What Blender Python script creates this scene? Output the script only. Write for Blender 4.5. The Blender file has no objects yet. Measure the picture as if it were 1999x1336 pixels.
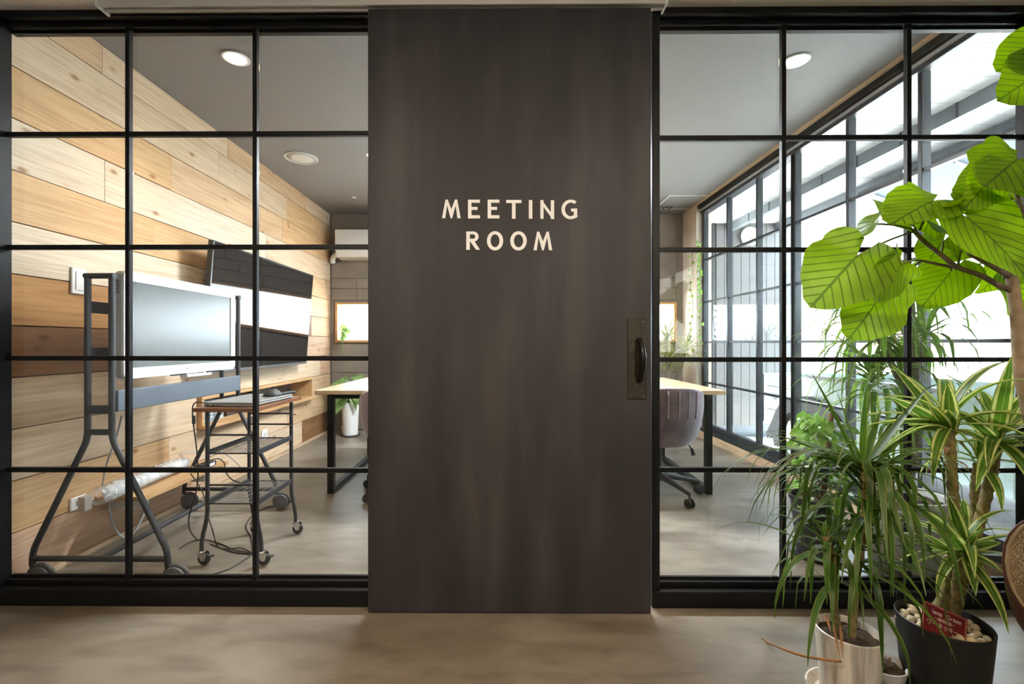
import bpy, bmesh, math, random
from mathutils import Vector, Matrix

random.seed(7)
SC = bpy.context.scene
COL = SC.collection
PI = math.pi

# ------------------------------------------------------------------ camera
F_PX, C0X, C0Y, EYE, YAW = 900.0, 977.0, 670.0, 1.05, 0.0065
cam_d = bpy.data.cameras.new('camera')
cam_d.sensor_width = 36.0
cam_d.lens = F_PX / 1999.0 * 36.0
cam_d.shift_x = (999.5 - C0X) / 1999.0
cam_d.shift_y = -(668.0 - C0Y) / 1999.0
cam_d.clip_start = 0.02
cam_d.clip_end = 200
cam = bpy.data.objects.new('camera', cam_d)
cam.location = (0, 0, EYE)
cam.rotation_euler = (PI / 2, 0, YAW)
COL.objects.link(cam)
SC.camera = cam

# ------------------------------------------------------------------ sky + exposure
W = bpy.data.worlds.new('overcast_sky')
SC.world = W
W.use_nodes = True
bg = W.node_tree.nodes['Background']
bg.inputs[0].default_value = (0.74, 0.87, 1.0, 1)
bg.inputs[1].default_value = 10.5
sun_d = bpy.data.lights.new('sun', 'SUN'); sun_d.energy = 80.0; sun_d.angle = math.radians(1.0); sun_d.color = (1.0, 0.98, 0.95)
sun = bpy.data.objects.new('sun', sun_d); COL.objects.link(sun)
sun.rotation_euler = Vector((-0.45, -0.12, -0.88)).to_track_quat('-Z', 'Y').to_euler()     # high sun over the street
SC.view_settings.view_transform = 'Standard'
SC.view_settings.look = 'None'
SC.view_settings.gamma = 1.0
SC.view_settings.use_curve_mapping = False
SC.view_settings.exposure = 0.55
SC.cycles.caustics_reflective = False
SC.cycles.caustics_refractive = False
SC.cycles.sample_clamp_indirect = 6.0
SC.cycles.transparent_max_bounces = 24

HALL_LAMP = 34.0
ADDED_SPOT = 88.0     # watts of one added hall spot that brightens the door      # watts of one hall downlight
ROOM_LAMP = 26.0      # watts of one meeting-room downlight
WARM = (1.0, 0.70, 0.40)

# ------------------------------------------------------------------ measuring helpers (photo pixel -> place)
_c, _s = math.cos(YAW), math.sin(YAW)
def P(px, py, Y):
    t = (px - C0X) / F_PX
    X = Y * (t * _c - _s) / (_c + t * _s)
    d = Y * _c - X * _s
    return Vector((X, Y, EYE - (py - C0Y) * d / F_PX))
def PX(px, py, X):
    t = (px - C0X) / F_PX
    Y = X * (_c + t * _s) / (t * _c - _s)
    d = Y * _c - X * _s
    return Vector((X, Y, EYE - (py - C0Y) * d / F_PX))
def FL(px, py, z=0.0):
    d = F_PX * (EYE - z) / (py - C0Y)
    xc = (px - C0X) / F_PX * d
    return Vector((xc * _c - d * _s, xc * _s + d * _c, z))

# ------------------------------------------------------------------ materials
MATS = {}
def nodes_of(m):
    return m.node_tree.nodes, m.node_tree.links
def mat(name, col, rough=0.5, metal=0.0, var=0.06, scale=12.0, bump=0.0, spec=0.5, coat=0.0):
    if name in MATS: return MATS[name]
    m = bpy.data.materials.new(name); m.use_nodes = True
    n, l = nodes_of(m); b = n['Principled BSDF']
    b.inputs['Roughness'].default_value = rough
    b.inputs['Metallic'].default_value = metal
    b.inputs['Specular IOR Level'].default_value = spec
    b.inputs['Coat Weight'].default_value = coat
    b.inputs['Coat Roughness'].default_value = 0.3 if coat > 0.35 else 0.05
    tc = n.new('ShaderNodeTexCoord'); nz = n.new('ShaderNodeTexNoise')
    nz.inputs['Scale'].default_value = scale; nz.inputs['Detail'].default_value = 4
    l.new(tc.outputs['Object'], nz.inputs['Vector'])
    rp = n.new('ShaderNodeValToRGB')
    a = [max(0, c * (1 - var)) for c in col]; z = [min(1, c * (1 + var)) for c in col]
    rp.color_ramp.elements[0].position = 0.3; rp.color_ramp.elements[1].position = 0.7
    rp.color_ramp.elements[0].color = (*a, 1); rp.color_ramp.elements[1].color = (*z, 1)
    l.new(nz.outputs['Fac'], rp.inputs['Fac']); l.new(rp.outputs['Color'], b.inputs['Base Color'])
    if bump:
        bp = n.new('ShaderNodeBump'); bp.inputs['Strength'].default_value = bump; bp.inputs['Distance'].default_value = 0.01
        l.new(nz.outputs['Fac'], bp.inputs['Height']); l.new(bp.outputs['Normal'], b.inputs['Normal'])
    MATS[name] = m
    return m

def ramp(n, l, src, stops):
    r = n.new('ShaderNodeValToRGB'); e = r.color_ramp.elements
    while len(e) < len(stops): e.new(0.5)
    for k, (p, c) in enumerate(stops):
        e[k].position = p; e[k].color = (*c, 1)
    l.new(src, r.inputs['Fac'])
    return r.outputs['Color']
def mathn(n, l, op, a, b=None):
    m = n.new('ShaderNodeMath'); m.operation = op
    for k, v in enumerate((a, b)):
        if v is None: continue
        if isinstance(v, (int, float)): m.inputs[k].default_value = v
        else: l.new(v, m.inputs[k])
    return m.outputs[0]
def mixc(n, l, fac, a, b, mode='MIX'):
    m = n.new('ShaderNodeMix'); m.data_type = 'RGBA'; m.blend_type = mode
    if isinstance(fac, (int, float)): m.inputs[0].default_value = fac
    else: l.new(fac, m.inputs[0])
    for k, v in ((6, a), (7, b)):
        if isinstance(v, tuple): m.inputs[k].default_value = (*v, 1)
        else: l.new(v, m.inputs[k])
    return m.outputs[2]

def wood(name, c_lo, c_hi, knots=True, axis='Y', rough=0.6, streak=0.5, tight=1.0):
    """plank wood, grain running along the given object axis"""
    if name in MATS: return MATS[name]
    m = bpy.data.materials.new(name); m.use_nodes = True
    n, l = nodes_of(m); b = n['Principled BSDF']
    b.inputs['Roughness'].default_value = rough
    b.inputs['Specular IOR Level'].default_value = 0.25
    tc = n.new('ShaderNodeTexCoord'); oi = n.new('ShaderNodeObjectInfo')
    vm = n.new('ShaderNodeVectorMath'); vm.operation = 'SCALE'; vm.inputs[0].default_value = (7.1, 13.7, 9.3)
    l.new(oi.outputs['Random'], vm.inputs['Scale'])
    va = n.new('ShaderNodeVectorMath'); va.operation = 'ADD'
    l.new(tc.outputs['Object'], va.inputs[0]); l.new(vm.outputs[0], va.inputs[1])
    mp = n.new('ShaderNodeMapping')
    sc = {'Y': (9, 0.9, 9), 'X': (0.9, 9, 9), 'Z': (9, 9, 0.9)}[axis]
    mp.inputs['Scale'].default_value = tuple(v * tight for v in sc)
    l.new(va.outputs[0], mp.inputs['Vector'])
    nz = n.new('ShaderNodeTexNoise'); nz.inputs['Scale'].default_value = 1.3; nz.inputs['Detail'].default_value = 7
    nz.inputs['Roughness'].default_value = 0.62; nz.inputs['Distortion'].default_value = 0.7
    l.new(mp.outputs[0], nz.inputs['Vector'])
    mid = tuple((p + q) / 2 for p, q in zip(c_lo, c_hi))
    c = ramp(n, l, nz.outputs['Fac'], [(0.28, c_lo), (0.5, mid), (0.72, c_hi)])
    n2 = n.new('ShaderNodeTexNoise'); n2.inputs['Scale'].default_value = 9; n2.inputs['Detail'].default_value = 3
    mp2 = n.new('ShaderNodeMapping'); mp2.inputs['Scale'].default_value = {'Y': (10, .35, 10), 'X': (.35, 10, 10), 'Z': (10, 10, .35)}[axis]
    l.new(va.outputs[0], mp2.inputs['Vector']); l.new(mp2.outputs[0], n2.inputs['Vector'])
    f2 = ramp(n, l, n2.outputs['Fac'], [(0.33, (1 - .42 * streak, 1 - .48 * streak, 1 - .55 * streak)), (0.6, (1, 1, 1))])
    c = mixc(n, l, 1.0, c, f2, 'MULTIPLY')
    if knots:
        vo = n.new('ShaderNodeTexVoronoi'); vo.inputs['Scale'].default_value = 1.0
        mp3 = n.new('ShaderNodeMapping'); mp3.inputs['Scale'].default_value = {'Y': (9, 4.6, 9), 'X': (4.6, 9, 9), 'Z': (9, 9, 4.6)}[axis]
        l.new(va.outputs[0], mp3.inputs['Vector']); l.new(mp3.outputs[0], vo.inputs['Vector'])
        k = ramp(n, l, vo.outputs['Distance'], [(0.0, (0.30, 0.16, 0.07)), (0.07, (0.45, 0.27, 0.14)), (0.12, (0.86, 0.78, 0.70)), (0.2, (1, 1, 1))])
        c = mixc(n, l, 0.75, c, k, 'MULTIPLY')
    l.new(c, b.inputs['Base Color'])
    bp = n.new('ShaderNodeBump'); bp.inputs['Strength'].default_value = 0.12; bp.inputs['Distance'].default_value = 0.004
    l.new(nz.outputs['Fac'], bp.inputs['Height']); l.new(bp.outputs['Normal'], b.inputs['Normal'])
    MATS[name] = m
    return m

def concrete(name, c1, c2, c3, rough=(0.28, 0.5), spec=0.5):
    m = bpy.data.materials.new(name); m.use_nodes = True
    n, l = nodes_of(m); b = n['Principled BSDF']
    tc = n.new('ShaderNodeTexCoord')
    n1 = n.new('ShaderNodeTexNoise'); n1.inputs['Scale'].default_value = 1.3; n1.inputs['Detail'].default_value = 7; n1.inputs['Roughness'].default_value = 0.55; n1.inputs['Distortion'].default_value = 0.35
    mp = n.new('ShaderNodeMapping'); mp.inputs['Scale'].default_value = (1, 2.2, 1)
    mp.inputs['Rotation'].default_value = (0, 0, 0.5)
    l.new(tc.outputs['Object'], mp.inputs['Vector']); l.new(mp.outputs[0], n1.inputs['Vector'])
    c = ramp(n, l, n1.outputs['Fac'], [(0.28, c1), (0.5, c2), (0.72, c3)])
    n2 = n.new('ShaderNodeTexNoise'); n2.inputs['Scale'].default_value = 60; n2.inputs['Detail'].default_value = 3
    l.new(tc.outputs['Object'], n2.inputs['Vector'])
    g = ramp(n, l, n2.outputs['Fac'], [(0.3, (0.985, 0.985, 0.985)), (0.6, (1, 1, 1))])
    c = mixc(n, l, 1.0, c, g, 'MULTIPLY')
    n3 = n.new('ShaderNodeTexNoise'); n3.inputs['Scale'].default_value = 5.5; n3.inputs['Detail'].default_value = 6; n3.inputs['Distortion'].default_value = 0.5
    mp3 = n.new('ShaderNodeMapping'); mp3.inputs['Scale'].default_value = (0.8, 2.6, 1); mp3.inputs['Rotation'].default_value = (0, 0, -0.6)
    l.new(tc.outputs['Object'], mp3.inputs['Vector']); l.new(mp3.outputs[0], n3.inputs['Vector'])
    g3 = ramp(n, l, n3.outputs['Fac'], [(0.3, (0.74, 0.72, 0.70)), (0.5, (0.97, 0.97, 0.97)), (0.68, (1.0, 1.0, 1.0))])
    c = mixc(n, l, 1.0, c, g3, 'MULTIPLY')
    l.new(c, b.inputs['Base Color'])
    r = n.new('ShaderNodeMapRange'); r.inputs['From Min'].default_value = 0.3; r.inputs['From Max'].default_value = 0.7
    r.inputs['To Min'].default_value = rough[0]; r.inputs['To Max'].default_value = rough[1]
    l.new(n1.outputs['Fac'], r.inputs['Value']); l.new(r.outputs[0], b.inputs['Roughness'])
    b.inputs['Specular IOR Level'].default_value = spec
    bp = n.new('ShaderNodeBump'); bp.inputs['Strength'].default_value = 0.012; bp.inputs['Distance'].default_value = 0.01
    l.new(n1.outputs['Fac'], bp.inputs['Height']); l.new(bp.outputs['Normal'], b.inputs['Normal'])
    return m

def glass_mat():
    m = bpy.data.materials.new('thin_window_glass'); m.use_nodes = True
    n, l = nodes_of(m); n.remove(n['Principled BSDF']); out = n['Material Output']
    tr = n.new('ShaderNodeBsdfTransparent'); gl = n.new('ShaderNodeBsdfGlossy'); gl.inputs['Roughness'].default_value = 0.0
    tc = n.new('ShaderNodeTexCoord'); nz = n.new('ShaderNodeTexNoise'); nz.inputs['Scale'].default_value = 2
    l.new(tc.outputs['Object'], nz.inputs['Vector'])
    tint = ramp(n, l, nz.outputs['Fac'], [(0.3, (0.95, 0.97, 0.965)), (0.7, (0.965, 0.975, 0.97))])
    l.new(tint, tr.inputs['Color'])
    ge = n.new('ShaderNodeNewGeometry'); dt = n.new('ShaderNodeVectorMath'); dt.operation = 'DOT_PRODUCT'
    l.new(ge.outputs['Normal'], dt.inputs[0]); l.new(ge.outputs['Incoming'], dt.inputs[1])
    k = mathn(n, l, 'SUBTRACT', 1.0, mathn(n, l, 'ABSOLUTE', dt.outputs['Value']))
    fac = mathn(n, l, 'ADD', 0.03, mathn(n, l, 'MULTIPLY', mathn(n, l, 'POWER', k, 5.0), 0.9))
    mx = n.new('ShaderNodeMixShader')
    l.new(fac, mx.inputs[0]); l.new(tr.outputs[0], mx.inputs[1]); l.new(gl.outputs[0], mx.inputs[2])
    l.new(mx.outputs[0], out.inputs['Surface'])
    return m

def emit(name, col, strength):
    if name in MATS: return MATS[name]
    m = bpy.data.materials.new(name); m.use_nodes = True
    n, l = nodes_of(m); b = n['Principled BSDF']
    b.inputs['Base Color'].default_value = (*col, 1)
    b.inputs['Emission Color'].default_value = (*col, 1); b.inputs['Emission Strength'].default_value = strength
    MATS[name] = m
    return m

def leaf_mat(name, kind, c1, c2, c3=None, trans=0.45, rough=0.38):
    """leaf with light shining through; kind strap/stripe/vein/plain uses the leaf's own UV (u across, v along)"""
    if name in MATS: return MATS[name]
    m = bpy.data.materials.new(name); m.use_nodes = True
    n, l = nodes_of(m); b = n['Principled BSDF']; out = n['Material Output']
    tc = n.new('ShaderNodeTexCoord'); sp = n.new('ShaderNodeSeparateXYZ'); l.new(tc.outputs['UV'], sp.inputs[0])
    u, v = sp.outputs[0], sp.outputs[1]
    oi = n.new('ShaderNodeObjectInfo')
    nz = n.new('ShaderNodeTexNoise'); nz.inputs['Scale'].default_value = 14; l.new(tc.outputs['Object'], nz.inputs['Vector'])
    c = ramp(n, l, nz.outputs['Fac'], [(0.3, c1), (0.7, c2)])
    hs = n.new('ShaderNodeHueSaturation'); l.new(c, hs.inputs['Color'])
    vv = n.new('ShaderNodeMapRange'); vv.inputs['To Min'].default_value = 0.75; vv.inputs['To Max'].default_value = 1.25
    l.new(oi.outputs['Random'], vv.inputs['Value']); l.new(vv.outputs[0], hs.inputs['Value'])
    c = hs.outputs[0]
    d = mathn(n, l, 'ABSOLUTE', mathn(n, l, 'SUBTRACT', u, 0.5))     # 0 mid .. 0.5 edge
    if kind == 'stripe':
        f = ramp(n, l, d, [(0.0, (0, 0, 0)), (0.26, (0, 0, 0)), (0.30, (1, 1, 1)), (0.41, (1, 1, 1)), (0.45, (0.15, 0.15, 0.15))])
        c = mixc(n, l, f, c, c3)
        f = ramp(n, l, d, [(0.0, (0.35, 0.35, 0.35)), (0.05, (0, 0, 0))])
        c = mixc(n, l, f, c, c3)
    elif kind == 'strap':
        f = ramp(n, l, d, [(0.36, (0, 0, 0)), (0.5, (0.7, 0.7, 0.7))])
        c = mixc(n, l, f, c, c3)
    elif kind == 'vein':
        t = mathn(n, l, 'MULTIPLY', mathn(n, l, 'SUBTRACT', v, mathn(n, l, 'MULTIPLY', mathn(n, l, 'POWER', d, 1.1), 1.75)), 5.4)
        fr = mathn(n, l, 'ABSOLUTE', mathn(n, l, 'SUBTRACT', mathn(n, l, 'FRACT', t), 0.5))
        f = ramp(n, l, fr, [(0.0, (1, 1, 1)), (0.045, (0.75, 0.75, 0.75)), (0.11, (0, 0, 0))])
        g = ramp(n, l, d, [(0.006, (1, 1, 1)), (0.016, (0, 0, 0))])
        f = mixc(n, l, 1.0, f, g, 'LIGHTEN')
        c = mixc(n, l, f, c, c3)
        bp = n.new('ShaderNodeBump'); bp.inputs['Strength'].default_value = 0.35; bp.inputs['Distance'].default_value = 0.004; bp.invert = True
        l.new(f, bp.inputs['Height']); l.new(bp.outputs['Normal'], b.inputs['Normal'])
    l.new(c, b.inputs['Base Color'])
    b.inputs['Roughness'].default_value = rough; b.inputs['Specular IOR Level'].default_value = 0.4
    tl = n.new('ShaderNodeBsdfTranslucent')
    br = n.new('ShaderNodeHueSaturation'); br.inputs['Value'].default_value = 1.7; br.inputs['Saturation'].default_value = 1.05
    l.new(c, br.inputs['Color']); l.new(br.outputs[0], tl.inputs['Color'])
    mx = n.new('ShaderNodeMixShader'); mx.inputs[0].default_value = trans
    l.new(b.outputs[0], mx.inputs[1]); l.new(tl.outputs[0], mx.inputs[2]); l.new(mx.outputs[0], out.inputs['Surface'])
    MATS[name] = m
    return m

GLASS = glass_mat()
M_FLOOR = concrete('trowelled_concrete_floor', (0.092, 0.073, 0.052), (0.200, 0.172, 0.138), (0.33, 0.295, 0.25), (0.30, 0.44))
M_PAVE = concrete('street_concrete', (0.42, 0.42, 0.41), (0.50, 0.50, 0.49), (0.56, 0.56, 0.55), (0.6, 0.8))
M_BLACK = mat('black_painted_steel', (0.0055, 0.0055, 0.0065), 0.45, 0.0, 0.3, 20, 0.04, spec=0.22)
M_FACADE = mat('dark_steel_window_bar', (0.02, 0.024, 0.03), 0.35, 0.0, 0.2, 20)
M_CHAR = mat('charcoal_powder_coat', (0.035, 0.036, 0.042), 0.42, 0.1, 0.1, 30)
M_PLATE = mat('grey_blue_metal_panel', (0.13, 0.155, 0.19), 0.45, 0.2, 0.04, 6)
M_CEILHALL = mat('beige_textured_ceiling', (0.74, 0.67, 0.60), 0.9, 0, 0.08, 90, 0.25)
M_CEILROOM = mat('dark_grey_ceiling_paper', (0.19, 0.187, 0.192), 0.62, 0, 0.14, 120, 0.12, spec=0.7)
M_WALLHALL = mat('off_white_plaster', (0.66, 0.62, 0.56), 0.9, 0, 0.05, 6)
M_TAUPE = mat('taupe_wall_board', (0.20, 0.165, 0.13), 0.8, 0, 0.15, 5)
M_PIER = mat('cream_plaster', (0.70, 0.60, 0.50), 0.85, 0, 0.04, 4)
M_WHITE = mat('white_plastic', (0.80, 0.80, 0.79), 0.35, 0, 0.02, 6)
M_GLOSSWHITE = mat('glossy_white_bezel', (0.84, 0.86, 0.87), 0.18, 0, 0.02, 6)
M_CHROME = mat('chrome_plated_steel', (0.62, 0.62, 0.62), 0.18, 1.0, 0.05, 10)
M_RUBBER = mat('black_rubber', (0.018, 0.018, 0.020), 0.6, 0, 0.2, 20)
M_GREYPL = mat('grey_plastic_wheel_cover', (0.13, 0.13, 0.145), 0.45, 0, 0.1, 20)
M_CABLE = mat('black_cable_sheath', (0.015, 0.015, 0.017), 0.5, 0, 0.1, 30)
M_CABLEG = mat('grey_cable_sheath', (0.42, 0.43, 0.45), 0.5, 0, 0.05, 30)
M_SOIL = mat('potting_soil', (0.055, 0.035, 0.022), 0.95, 0, 0.7, 90, 0.9)
M_LETTER = mat('off_white_letter_paint', (0.88, 0.85, 0.82), 0.6, 0, 0.03, 20)
M_TRIMWOOD = wood('pale_pine_trim', (0.50, 0.36, 0.23), (0.66, 0.50, 0.34), False, 'Y')

# ------------------------------------------------------------------ mesh building
class MB:
    def __init__(s): s.v = []; s.f = []; s.uv = {}
    def add(s, verts, faces):
        k = len(s.v); s.v += [Vector(p) for p in verts]; s.f += [tuple(i + k for i in f) for f in faces]; return s
    def box(s, lo, hi, rot=None, piv=None):
        (a, b, c), (d, e, g) = lo, hi
        vs = [Vector(p) for p in ((a, b, c), (d, b, c), (d, e, c), (a, e, c), (a, b, g), (d, b, g), (d, e, g), (a, e, g))]
        if rot is not None:
            pv = Vector(piv) if piv is not None else sum(vs, Vector()) / 8
            vs = [pv + rot @ (p - pv) for p in vs]
        return s.add(vs, [(3, 2, 1, 0), (4, 5, 6, 7), (0, 1, 5, 4), (1, 2, 6, 5), (2, 3, 7, 6), (3, 0, 4, 7)])
    def tube(s, pts, r, n=8, cap=True):
        pts = [Vector(p) for p in pts]; m = len(pts)
        rs = r if isinstance(r, (list, tuple)) else [r] * m
        base = len(s.v); prev = None
        for i, p in enumerate(pts):
            d = (pts[min(i + 1, m - 1)] - pts[max(i - 1, 0)]).normalized()
            if prev is None:
                ref = Vector((0, 0, 1)) if abs(d.z) < 0.9 else Vector((1, 0, 0))
                a = d.cross(ref).normalized()
            else:
                a = (prev - d * prev.dot(d)).normalized()
            prev = a; b = d.cross(a)
            for k in range(n):
                t = 2 * PI * k / n
                s.v.append(p + (a * math.cos(t) + b * math.sin(t)) * rs[i])
        for i in range(m - 1):
            for k in range(n):
                q = base + i * n; k2 = (k + 1) % n
                s.f.append((q + k, q + k2, q + n + k2, q + n + k))
        if cap:
            s.f.append(tuple(base + k for k in reversed(range(n)))); s.f.append(tuple(base + (m - 1) * n + k for k in range(n)))
        return s
    def lathe(s, prof, n=28, c=(0, 0, 0), axis=None):
        """profile [(r, z)...] turned about z (or axis matrix) through c"""
        base = len(s.v); c = Vector(c); R = axis or Matrix.Identity(3)
        for r, z in prof:
            for k in range(n):
                t = 2 * PI * k / n
                s.v.append(c + R @ Vector((r * math.cos(t), r * math.sin(t), z)))
        for i in range(len(prof) - 1):
            for k in range(n):
                q = base + i * n; k2 = (k + 1) % n
                s.f.append((q + k, q + k2, q + n + k2, q + n + k))
        if prof[0][0] > 1e-6: s.f.append(tuple(base + k for k in reversed(range(n))))
        q = base + (len(prof) - 1) * n
        if prof[-1][0] > 1e-6: s.f.append(tuple(q + k for k in range(n)))
        return s
    def prism(s, poly, fn, d0, d1):
        """2-D polygon (a,b) -> fn(a,b,depth)"""
        n = len(poly)
        vs = [fn(a, b, d0) for a, b in poly] + [fn(a, b, d1) for a, b in poly]
        fs = [tuple(range(n)), tuple(reversed(range(n, 2 * n)))] + [(k, n + k, n + (k + 1) % n, (k + 1) % n) for k in range(n)]
        return s.add(vs, fs)
    def build(s, name, m, parent=None, smooth=False, bevel=0.0, segs=2, uv=None):
        lo = Vector((min(p.x for p in s.v), min(p.y for p in s.v), min(p.z for p in s.v)))
        hi = Vector((max(p.x for p in s.v), max(p.y for p in s.v), max(p.z for p in s.v)))
        c = (lo + hi) / 2
        me = bpy.data.meshes.new(name)
        me.from_pydata([p - c for p in s.v], [], s.f)
        bm = bmesh.new(); bm.from_mesh(me)
        bmesh.ops.recalc_face_normals(bm, faces=bm.faces)
        if bevel:
            bmesh.ops.bevel(bm, geom=list(bm.edges), offset=bevel, segments=segs, affect='EDGES', profile=0.5, clamp_overlap=True)
        bm.to_mesh(me); bm.free()
        if uv:
            lay = me.uv_layers.new(name='UVMap')
            for lp in me.loops: lay.data[lp.index].uv = uv[lp.vertex_index]
        if smooth:
            for p in me.polygons: p.use_smooth = True
            if smooth is not True: me.set_sharp_from_angle(angle=smooth)
        me.materials.append(m)
        o = bpy.data.objects.new(name, me); COL.objects.link(o)
        o.location = c
        if parent is not None:
            o.parent = parent; o.location = c - world_loc(parent)
        return o
def world_loc(o):
    v = Vector(o.location)
    while o.parent: o = o.parent; v += o.location
    return v
SM = math.radians(38)
def tag(o, label, cat=None, group=None, kind=None):
    o['label'] = label
    if cat: o['category'] = cat
    if group: o['group'] = group
    if kind: o['kind'] = kind
    return o
def thing(name, loc, label, cat, group=None, kind=None):
    o = bpy.data.objects.new(name, None); COL.objects.link(o); o.location = loc; o.empty_display_size = 0.1
    return tag(o, label, cat, group, kind)
def copy_tree(o, parent=None):
    c = o.copy(); COL.objects.link(c); c.parent = parent
    for ch in list(o.children): copy_tree(ch, c)
    return c
def box(name, lo, hi, m, parent=None, bevel=0.0, **k):
    return MB().box(lo, hi).build(name, m, parent, bevel=bevel, **k)
def arc(p0, p1, p2, n=8):
    p0, p1, p2 = map(Vector, (p0, p1, p2))
    return [p0 * (1 - t) ** 2 + p1 * 2 * t * (1 - t) + p2 * t * t for t in (i / n for i in range(n + 1))]
def spline(pts, k=6):
    pts = [Vector(p) for p in pts]; out = []
    for i in range(len(pts) - 1):
        a, b, c, d = pts[max(i - 1, 0)], pts[i], pts[i + 1], pts[min(i + 2, len(pts) - 1)]
        for j in range(k):
            t = j / k
            out.append(0.5 * ((2 * b) + (c - a) * t + (2 * a - 5 * b + 4 * c - d) * t * t + (3 * b - a - 3 * c + d) * t ** 3))
    return out + [pts[-1]]

# ================================================================== SETTING
LX, RX, BY, CZ, HZ = -2.07, 2.20, 5.49, 2.59, 2.38     # left wall, right glazing, back wall, room ceiling, hall ceiling
FY = 1.859                                           # front of the steel bars of the glass partition

tag(box('floor', (-3.0, -3.6, -0.05), (2.27, BY + 0.1, 0.0), M_FLOOR), 'smooth trowelled concrete floor running through hall and room', 'floor', kind='structure')
tag(box('ceiling', (-2.3, 1.94, CZ), (2.40, BY + 0.1, CZ + 0.05), M_CEILROOM), 'dark grey ceiling of the meeting room', 'ceiling', kind='structure')
tag(box('ceiling', (-3.0, -3.6, HZ), (3.0, 1.94, HZ + 0.26), M_CEILHALL), 'beige textured ceiling of the hall before the partition', 'ceiling', kind='structure')

# ---- left wall: backing plus one plank object each
wl = tag(box('wall_left', (-2.32, 1.94, 0), (-2.27, BY + 0.1, CZ), M_TAUPE), 'wall clad with long cedar planks in mixed tones', 'wall', kind='structure')
PLK = {
 'tan': wood('plank_tan', (0.52, 0.345, 0.20), (0.67, 0.47, 0.295)),
 'honey': wood('plank_honey', (0.55, 0.345, 0.17), (0.67, 0.45, 0.25)),
 'cream': wood('plank_cream', (0.64, 0.52, 0.38), (0.78, 0.67, 0.53)),
 'pale': wood('plank_pale', (0.60, 0.44, 0.29), (0.74, 0.58, 0.42)),
 'orange': wood('plank_orange', (0.40, 0.20, 0.07), (0.56, 0.31, 0.12)),
 'brown': wood('plank_brown', (0.20, 0.10, 0.045), (0.32, 0.17, 0.08)),
 'rose': wood('plank_rose', (0.48, 0.30, 0.195), (0.64, 0.43, 0.29)),
}
def wy(px):      # photo column -> Y on the left wall
    return PX(px, 670, LX).y
ROW = 0.2195; Z0 = 2.2210
rows = [  # joints given as photo columns, tones between them
 (2.4405, [200, 445, 598], ['tan', 'pale', 'tan', 'pale']),
 (2.2210, [427, 560], ['pale', 'pale', 'honey', 'tan']),
 (2.0015, [334, 552], ['honey', 'tan', 'honey', 'tan']),
 (1.7820, [205, 520], ['cream', 'cream', 'pale']),
 (1.5625, [300, 592], ['honey', 'honey', 'tan']),
 (1.3430, [380, 610], ['cream', 'pale', 'tan']),
 (1.1235, [300, 608], ['orange', 'brown', 'tan']),
 (0.9040, [225, 590], ['brown', 'tan', 'rose']),  # near plank's dark brown is partly a glass reflection put into its colour
 (0.6845, [553, 625], ['pale', 'pale', 'rose']),
 (0.4650, ['niche'], ['pale', 'tan']),
 (0.2455, [330, 560], ['honey', 'pale', 'tan']),
 (0.0260, [400, 590], ['rose', 'pale', 'brown']),
]
NI0, NI1 = PX(405, 800, -2.0).y, PX(617, 770, -2.0).y
nails = MB()
for z, js, tones in rows:
    top = min(z + ROW, CZ - 0.001)
    if js == ['niche']:
        spans = [(1.886, NI0), (NI1, BY)]
    else:
        ys = [1.886] + [wy(j) for j in js] + [BY]
        spans = list(zip(ys[:-1], ys[1:]))
    for (a, b), tone in zip(spans, tones):
        off = random.uniform(-0.0015, 0.0015)
        box('plank', (LX - 0.02, a + 0.0012, z + 0.0022), (LX + off, b - 0.0012, top - 0.0022), PLK[tone], wl, bevel=0.0012, segs=1)
        for yy in (a + 0.02, b - 0.02):
            for zz in (z + 0.03, top - 0.03):
                nails.lathe([(0.0022, 0), (0.0, 0.0006)], 6, (LX + off, yy, zz), Matrix.Rotation(PI / 2, 3, 'Y'))
no = nails.build('nail_heads', mat('dark_nail', (0.08, 0.05, 0.03), 0.5), wl); no['kind'] = 'stuff'
tag(box('baseboard_left', (LX - 0.02, 1.94, 0), (LX + 0.012, BY, 0.024), M_TRIMWOOD), 'thin pale pine strip along the foot of the plank wall', 'baseboard', kind='structure')

# ---- niche in the plank wall
zt, zb = 0.6845, 0.4650
ni = thing('wall_niche', (LX, (NI0 + NI1) / 2, zb), 'long pine-lined niche set into the plank wall below the wall television', 'niche')
M_NI = wood('niche_pine', (0.52, 0.30, 0.13), (0.66, 0.43, 0.22), False, 'Y')
box('top_board', (-2.26, NI0, zt - 0.022), (LX + 0.035, NI1, zt), M_NI, ni, bevel=0.002)
box('bottom_board', (-2.26, NI0, zb), (LX + 0.075, NI1, zb + 0.022), M_NI, ni, bevel=0.002)
box('end_board', (-2.26, NI0, zb + 0.022), (LX + 0.035, NI0 + 0.022, zt - 0.022), M_NI, ni, bevel=0.002)
box('end_board', (-2.26, NI1 - 0.022, zb + 0.022), (LX + 0.035, NI1, zt - 0.022), M_NI, ni, bevel=0.002)
box('back_board', (-2.27, NI0, zb), (-2.26, NI1, zt), mat('niche_back_dark', (0.10, 0.06, 0.035), 0.7), ni)

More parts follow.
